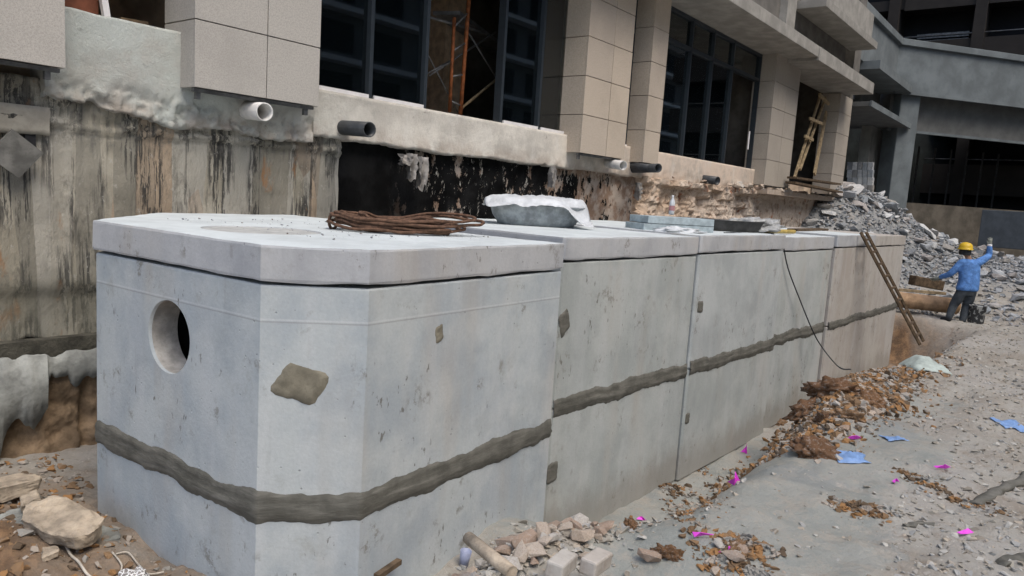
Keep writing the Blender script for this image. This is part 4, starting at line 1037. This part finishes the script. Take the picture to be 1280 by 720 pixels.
def f_heap(r):
    x = 18+r.rand()*15; y = -1+r.rand()*7.4
    if x > 30.6+(6.4-y)*1.3: return None
    if ground_z(x, y) < -1.65 and r.rand() > .15: return None
    return x, y
scatter('rubble', 13000, f_heap, .03, .16, GG, 1, 'small grey rubble filling the far heap')
def f_yard(r):
    x = 4.4+r.rand()**1.6*16; y = -2.2+r.rand()*5.2; d = tank_line(x)-y
    if d < .9: return None
    if slurry(x, y) > .5 and r.rand() > .10: return None
    return x, y
scatter('gravel', 13000, f_yard, .006, .045, GW, 2, 'loose tan gravel scattered over the yard')
def f_mound(r):
    x = 9.5+r.randn()*1.55; y = 2.10+r.randn()*.30+.1*math.sin(x*2)
    return (x, y) if tank_line(x)-y > .12 and x > 6.4 else None
scatter('clay_rubble', 13000, f_mound, .010, .085, GC, 3, 'orange clay crumbs and stones of the heap beside the trench', .85)
STREAK = [((850, 545), (880, 592)), ((780, 590), (850, 612)), ((850, 612), (890, 622)), ((800, 650), (880, 700)), ((905, 672), (960, 690)), ((830, 598), (900, 640)), ((880, 700), (960, 716)), ((1130, 590), (1240, 640)), ((1050, 630), (1100, 640))]
def on_ground(px, py, dz=0.0):
    z = -2.2
    for _ in range(14): q = at_z(px, py, z); z = .5*z+.5*(ground_z(q.x, q.y)+dz)
    return q
SG = [(on_ground(*a), on_ground(*b)) for a, b in STREAK]
def f_streak(r):
    a, b = SG[r.randint(len(SG))]; p = a.lerp(b, r.rand()); return p.x+r.randn()*.055, p.y+r.randn()*.055
scatter('clay_rubble', 2600, f_streak, .006, .045, GC, 6, 'thin streaks of clay crumbs lying across the grey slurry', .85)
def f_left(r):
    x = -.4+r.rand()*2.7; y = 2.7+r.rand()*3.6
    if x > 2.05 and y < 5.4: return None
    return x, y
scatter('clay_rubble', 2600, f_left, .008, .06, GC, 4, 'clay crumbs and pebbles on the ground left of the nearest tank')
def f_foot(r):
    x = 3.4+r.randn()*.55; y = 2.42+r.randn()*.2
    return (x, y) if 2.3 < x < 4.6 and y < 2.86 else None
scatter('rubble', 1500, f_foot, .012, .06, GW, 5, 'pale rubble crumbs at the foot of the nearest tank')
def f_wall(r): return (12.5+r.rand()*13, 6.2+.1*r.rand())

def f_lid(r):
    x = 2.6+r.rand()**1.3*13.5; y = tank_line(x)+.1+r.rand()*1.9
    return x, y
_g = ground_z; ground_z = lambda x, y: ZT+.004
scatter('grit', 700, f_lid, .003, .016, GG, 12, 'cement grit and crumbs lying on the tank lids')
ground_z = _g
# ledge rubble under the right hand columns
rl = random.Random(5)
for k in range(46):
    x = 12.6+12.6*rl.random(); s = rl.uniform(.06, .17) if x > 16 else rl.uniform(.04, .09)
    place('masonry_chunk', ROCKW[rl.randrange(8)], (x, 6.35-.12*rl.random()-(.1 if x > 17 else 0), .50+s*.25), (rl.uniform(-.4, .4), rl.uniform(-.4, .4), rl.uniform(0, 6)), s, label='broken masonry chunk on the wall ledge under the right hand windows', cat='masonry chunk', group='chunks along the wall ledge')
# foot heap: bricks, stones, an old pipe stub
rf = random.Random(8)
for k in range(60):
    x = 3.35+rf.gauss(0, .45); y = 2.40+rf.gauss(0, .14)
    if not (2.45 < x < 4.4 and y < 2.80): continue
    drop(ROCKW[rf.randrange(8)], x, y, rf.uniform(.04, .115), rr=rf, lift=.02, name='masonry_chunk', label='pale broken masonry chunk heaped at the foot of the nearest tank', cat='masonry chunk', group='chunks at the foot of the nearest tank')
def brick(px, py, z, rz, lab, s=1.0):
    p = at_z(px, py, z); o = place('brick', rock_mesh('brick', M['chunk_warm'], int(px), 1, 1, 1, 10), (p.x, p.y, z), (0, 0, 0), 1)
    me = MB().box(-.11*s, .11*s, -.05*s, .05*s, -.045*s, .045*s).mesh('brick', M['chunk_warm']); o.data = me; o.rotation_euler = (.05, .1, rz)
    m = o.modifiers.new('b', 'BEVEL'); m.width = .012; m.segments = 2
    o['label'] = lab; o['category'] = 'brick'; return o
brick(702, 706, -1.96, .2, 'pale brick at the right end of the foot heap, left of its twin')
brick(745, 703, -1.98, .1, 'rightmost pale brick at the foot of the nearest tank')
p = at_z(612, 692, -1.86); q = at_z(590, 676, -1.84)
MB().tube([at_z(640, 716, -1.86), at_z(585, 672, -1.86)], .035, 9).build('pole_stub', M['rock_tan'], label='pale round pole stub sticking out of the foot heap', cat='pole')
p = at_z(630, 700, -1.90)
MB().beam(on_edge(455, 713, O1[1], O1[2])-Vector((0, .1, 0)), on_edge(490, 697, O1[1], O1[2])-Vector((0, .06, 0)), .035, .03).build('stick', M['wood_dark'], label='short dark stick leaning on the nearest tank foot', cat='stick')
p = on_edge(567, 690, O1[1], O1[2])
place('plastic_cup', MB().lathe([(.001, 0), (.026, 0), (.034, .095), (.032, .095), (.022, .01)], 16).mesh('cup', m_plain('lilac_cup', (.30, .33, .46), .4, coords='obj')), p+Vector((0, -.09, -.06)), (.1, .05, 0), 1.1, label='pale blue plastic cup against the foot of the nearest tank', cat='cup')

# left foreground: large slabs, wires, white net bag
p = at_z(68, 655, -2.12)
def slab_rock(px, py, z, pts, h, rx, ry, lab, mat='rock_tan', px2=None):
    p = at_z(px, py, z); bm = bmesh.new(); rr = random.Random(int(px*3))
    lo = [bm.verts.new((x*.92, y*.92, 0)) for x, y in pts]; hi = [bm.verts.new((x, y, h*(1+rr.uniform(-.1, .1)))) for x, y in pts]
    tp = [bm.verts.new((x*.80, y*.80, h*1.14)) for x, y in pts]
    n = len(pts); bm.faces.new(lo[::-1]); bm.faces.new(tp)
    for i in range(n):
        j = (i+1) % n; bm.faces.new((lo[i], lo[j], hi[j], hi[i])); bm.faces.new((hi[i], hi[j], tp[j], tp[i]))
    bmesh.ops.triangulate(bm, faces=bm.faces)
    bmesh.ops.subdivide_edges(bm, edges=bm.edges, cuts=5, use_grid_fill=True); bmesh.ops.smooth_vert(bm, verts=bm.verts, factor=.5, use_axis_x=True, use_axis_y=True, use_axis_z=True)
    for v in bm.verts:
        c = v.co.copy(); v.co += noise.noise_vector(c*6)*.022+noise.noise_vector(c*24)*.010+noise.noise_vector(c*60)*.004
    me = bpy.data.meshes.new('broken_slab'); bm.to_mesh(me); bm.free(); me.materials.append(M[mat])
    return place('broken_slab', me, (p.x, p.y, z-h/2), (rx, ry, 0), 1, label=lab, cat='stone slab')
slab_rock(72, 655, -2.10, [(.00, -.26), (.10, -.27), (.20, -.18), (.13, .12), (.06, .24), (-.08, .26), (-.15, .12), (-.08, -.1)], .085, .16, -.10, 'large flat tan stone slab on the clay left of the nearest tank')
slab_rock(10, 610, -2.06, [(-.3, -.1), (.15, -.10), (.18, .02), (.1, .08), (-.3, .1)], .10, 0, .1, 'long tan stone at the left edge of the ground')
slab_rock(37, 630, -2.08, [(-.05, -.05), (.05, -.05), (.06, .06), (-.04, .06)], .09, .2, -.1, 'small tan block beside the large flat slab')
slab_rock(15, 655, -2.16, [(-.12, -.12), (.1, -.12), (.14, .02), (.08, .12), (-.12, .1)], .07, .1, .05, 'grey broken piece at the lower left edge', 'skin')
slab_rock(130, 672, -2.24, [(-.07, -.09), (.06, -.10), (.09, .05), (.0, .10), (-.08, .06)], .05, .1, .05, 'thin grey broken piece in front of the tan slab', 'skin')
slab_rock(60, 690, -2.16, [(-.05, -.05), (.04, -.05), (.05, .03), (-.02, .06)], .03, .1, .05, 'small pale stone below the tan slab')
for i, (pp, r, lab) in enumerate((([(78, 677), (88, 690), (98, 700), (108, 712), (118, 718)], .008, 'bent pale wire left of the white net bag'), ([(140, 690), (152, 700), (148, 712), (140, 724)], .005, 'thin curled pale string beside the white net bag'), ([(145, 692), (160, 687), (172, 694), (185, 704), (205, 702)], .005, 'thin string running over the white net bag'))):
    pts = []
    for x, y in pp: q = at_z(x, y, -2.2); pts.append(Vector((q.x, q.y, ground_z(q.x, q.y)+.02)))
    MB().tube(smooth_path(pts, 5), r, 6).build('wire', m_plain('pale_wire', (.5, .45, .38), .7, coords='obj'), label=lab, cat='wire')
q = at_z(167, 712, -2.18)
tn = NT('white_net', 'obj', .6); cc = tn.mix(tn.ramp(tn.vor(38, feat='DISTANCE_TO_EDGE'), .06, .11, 1, 0), (.22, .20, .19), (.78, .78, .77)); tn.bump(tn.vor(38, feat='DISTANCE_TO_EDGE'), .006, .8)
place('net_bag', lump_mesh('net', tn.done(cc), 3, .35, 4, (.085, .09, .075)), (q.x, q.y, ground_z(q.x, q.y)+.03), label='crumpled white net bag on the clay at the bottom left', cat='net bag')

# clay clods in the trench and on the heap
CL = [lump_mesh('clay_clod', M['clay'], 10+i, .50, 4, (1, .85, .7), 3.2) for i in range(5)]
cl = [(1068, 455, .32), (1040, 486, .24), (1012, 512, .22), (1088, 500, .16), (1022, 562, .17), (995, 505, .12), (1060, 520, .13), (975, 528, .10), (858, 556, .10), (812, 600, .09), (790, 655, .07), (835, 690, .08), (918, 684, .08), (1084, 460, .17), (1052, 470, .15), (1030, 525, .12)]
labs = ['rounded brown clod on the crest of the heap where the cable ends', "brown clod in the middle of the heap's upper slope", 'brown clod halfway down the heap on the trench side', 'brown clod on the yard side of the heap, near the upper blue scrap', 'lone brown clod just left of the lower blue plastic scrap', 'small brown clod at the trench side edge of the heap', "brown clod in the middle of the heap's lower slope", 'brown clod at the lower left tip of the heap', 'brown clod in the first crumb streak on the slurry', 'brown clod in the streak nearest the second tank', 'small brown clod just right of the foot heap bricks', 'brown clod in the lowest crumb streak, left end', 'brown clod at the bottom edge in the right crumb streak', 'brown clod on the far end of the heap beside the pale sack', 'brown clod just below the crest of the heap', 'small brown clod near the bottom of the heap, above the lone one']
for i, (px, py, s) in enumerate(cl):
    z = -2.0
    for _ in range(12): q = at_z(px, py, z); z = .5*z+.5*(ground_z(q.x, q.y)+s*.2)
    place('clay_clod', CL[i % 5], (q.x, q.y, z-.02), (.1*i, .2, i*1.3), (s*1.1, s*.9, s*.75), label=labs[i], cat='clay clod', group='clay clods beside the trench')
rs = random.Random(21)
for i in range(70):
    c = cl[rs.randrange(len(cl))]; z = -2.0; px = c[0]+rs.gauss(0, 26); py = c[1]+abs(rs.gauss(0, 14))
    for _ in range(10): q = at_z(px, py, z); z = .5*z+.5*ground_z(q.x, q.y)
    if tank_line(q.x)-q.y < .1: continue
    drop(ROCKW[rs.randrange(8)], q.x, q.y, rs.uniform(.03, .09), rr=rs, name='masonry_chunk', label='small pale stone lying among the clay clods beside the trench', cat='stone', group='stones among the clay clods')

# films, sacks, scraps
def film(px, py, w_, h_, mat, lab, seed, name='plastic_sheet', cat='plastic sheet', dz=0.0):
    z = -2.04
    for _ in range(14): q = at_z(px, py, z); z = .5*z+.5*ground_z(q.x, q.y)
    n = 18; Pt = []
    for i in range(n+1):
        row = []
        for j in range(n+1):
            a = i/n-.5; b = j/n-.5; k = 1+.5*nz(a*2, b*2, seed)
            x = q.x+w_*a*.61*k+h_*b*.79*1.2; y = q.y-w_*a*.79*k+h_*b*.61*1.2
            r = min(1, 2*max(abs(a), abs(b)))
            row.append((x, y, ground_z(x, y)+.012+dz*(1-r**2)+(.05*abs(fr(a, b, seed, 4, 4)))*(1-r**4)*min(1, h_*3+.2)))
        Pt.append(row)
    o = MB().grid(Pt).build(name, mat, label=lab, cat=cat); m = o.modifiers.new('s', 'SOLIDIFY'); m.thickness = .003; return o
film(1180, 435, .50, .5, M['blue_film'], 'blue plastic sheet beside the foot of the ladder', 1)
film(1060, 572, .28, .22, M['blue_film'], 'blue plastic scrap at the edge of the grey slurry, lower of two', 2)
film(1117, 549, .20, .16, M['blue_film'], 'blue plastic scrap right of the clay heap, upper of two', 3)
film(1263, 534, .28, .22, M['blue_film'], 'blue plastic scrap near the right edge of the yard', 4)
film(1147, 458, .50, .75, M['sack'], 'crumpled pale green sack in front of the ladder foot', 5, 'sack', 'sack', dz=.14)
mg = [(885, 553, .06, .06), (931, 567, .05, .14), (917, 607, .07, .12), (855, 572, .13, .02), (793, 611, .13, .02), (803, 652, .10, .02), (1180, 587, .14, .05), (1204, 667, .14, .03), (1068, 550, .07, .05), (875, 671, .10, .02), (910, 693, .10, .02), (1120, 604, .06, .03)]
mlab = ['magenta scrap standing at the trench edge nearest the tank wall', 'tall narrow magenta scrap left of the clay heap tip', 'tall magenta scrap on the open grey slurry, larger of two', 'flat magenta scrap on the upper crumb streak', 'flat magenta scrap on the streak nearest the second tank', 'flat magenta scrap right of the foot heap bricks', 'wide magenta scrap on the tan ground near the dark mud ridge', 'wide magenta scrap in the lower right of the yard', 'magenta scrap between the two blue plastic scraps', 'flat magenta scrap above the lowest crumb streak', 'flat magenta scrap at the bottom edge of the slurry', 'small magenta scrap at the tan edge of the slurry']
for i, (px, py, w_, h_) in enumerate(mg):  # added slivers copying stray magenta flaws; no such plastic lies on the site
    z = -2.3
    for _ in range(14): q = at_z(px, py, z); z = .5*z+.5*ground_z(q.x, q.y)
    rg = Vector((math.sin(YAW), -math.cos(YAW), 0)); rr = random.Random(i); hh = max(h_, .035)
    pts = [q+rg*(w_*a)+Vector((rr.uniform(-.03, .03), rr.uniform(-.03, .03), b*hh+.01)) for a, b in ((-.5, .1), (-.2, .6), (.1, .9), (.5, .3), (.2, 0), (-.3, 0))]
    o = MB().add([p+Vector((0, 0, ground_z(q.x, q.y)-q.z)) for p in pts], [(0, 1, 5), (1, 2, 4, 5), (2, 3, 4)]).build('plastic_scrap', M['magenta'], label=mlab[i], cat='plastic scrap', group='magenta plastic scraps')
    m = o.modifiers.new('s', 'SOLIDIFY'); m.thickness = .004
def mudbar(pp, r, lab):
    pts = []
    for x, y in pp: q = at_z(x, y, -2.04); q.z = ground_z(q.x, q.y)+.01; pts.append(q)
    mb = MB().tube(smooth_path(pts, 8), r, 10); mb.v = [tuple(Vector(v)+Vector((nz(*v, 9)*.02, nz(v[1], v[0], v[2], 9)*.02, nz(v[2], v[0], v[1], 9)*.015))) for v in mb.v] if False else mb.v
    o = mb.build('mud_ridge', M['mortar'], label=lab, cat='mud ridge'); 
    for v in o.data.vertices: c = v.co; v.co += Vector((noise.noise(c*14), noise.noise(c*14+Vector((5, 0, 0))), noise.noise(c*14+Vector((0, 5, 0)))))*.035; v.co.z = ground_z(c.x, c.y)-.005+(v.co.z-ground_z(c.x, c.y))*.6
mudbar([(1220, 626), (1245, 614), (1285, 598)], .045, 'dark ridge of wet mud at the right edge, upper one')
mudbar([(1250, 712), (1268, 700), (1290, 694)], .035, 'dark ridge of wet mud in the bottom right corner')
mudbar([(1130, 655), (1150, 650), (1166, 654)], .025, 'small dark lump of wet mud on the tan ground')
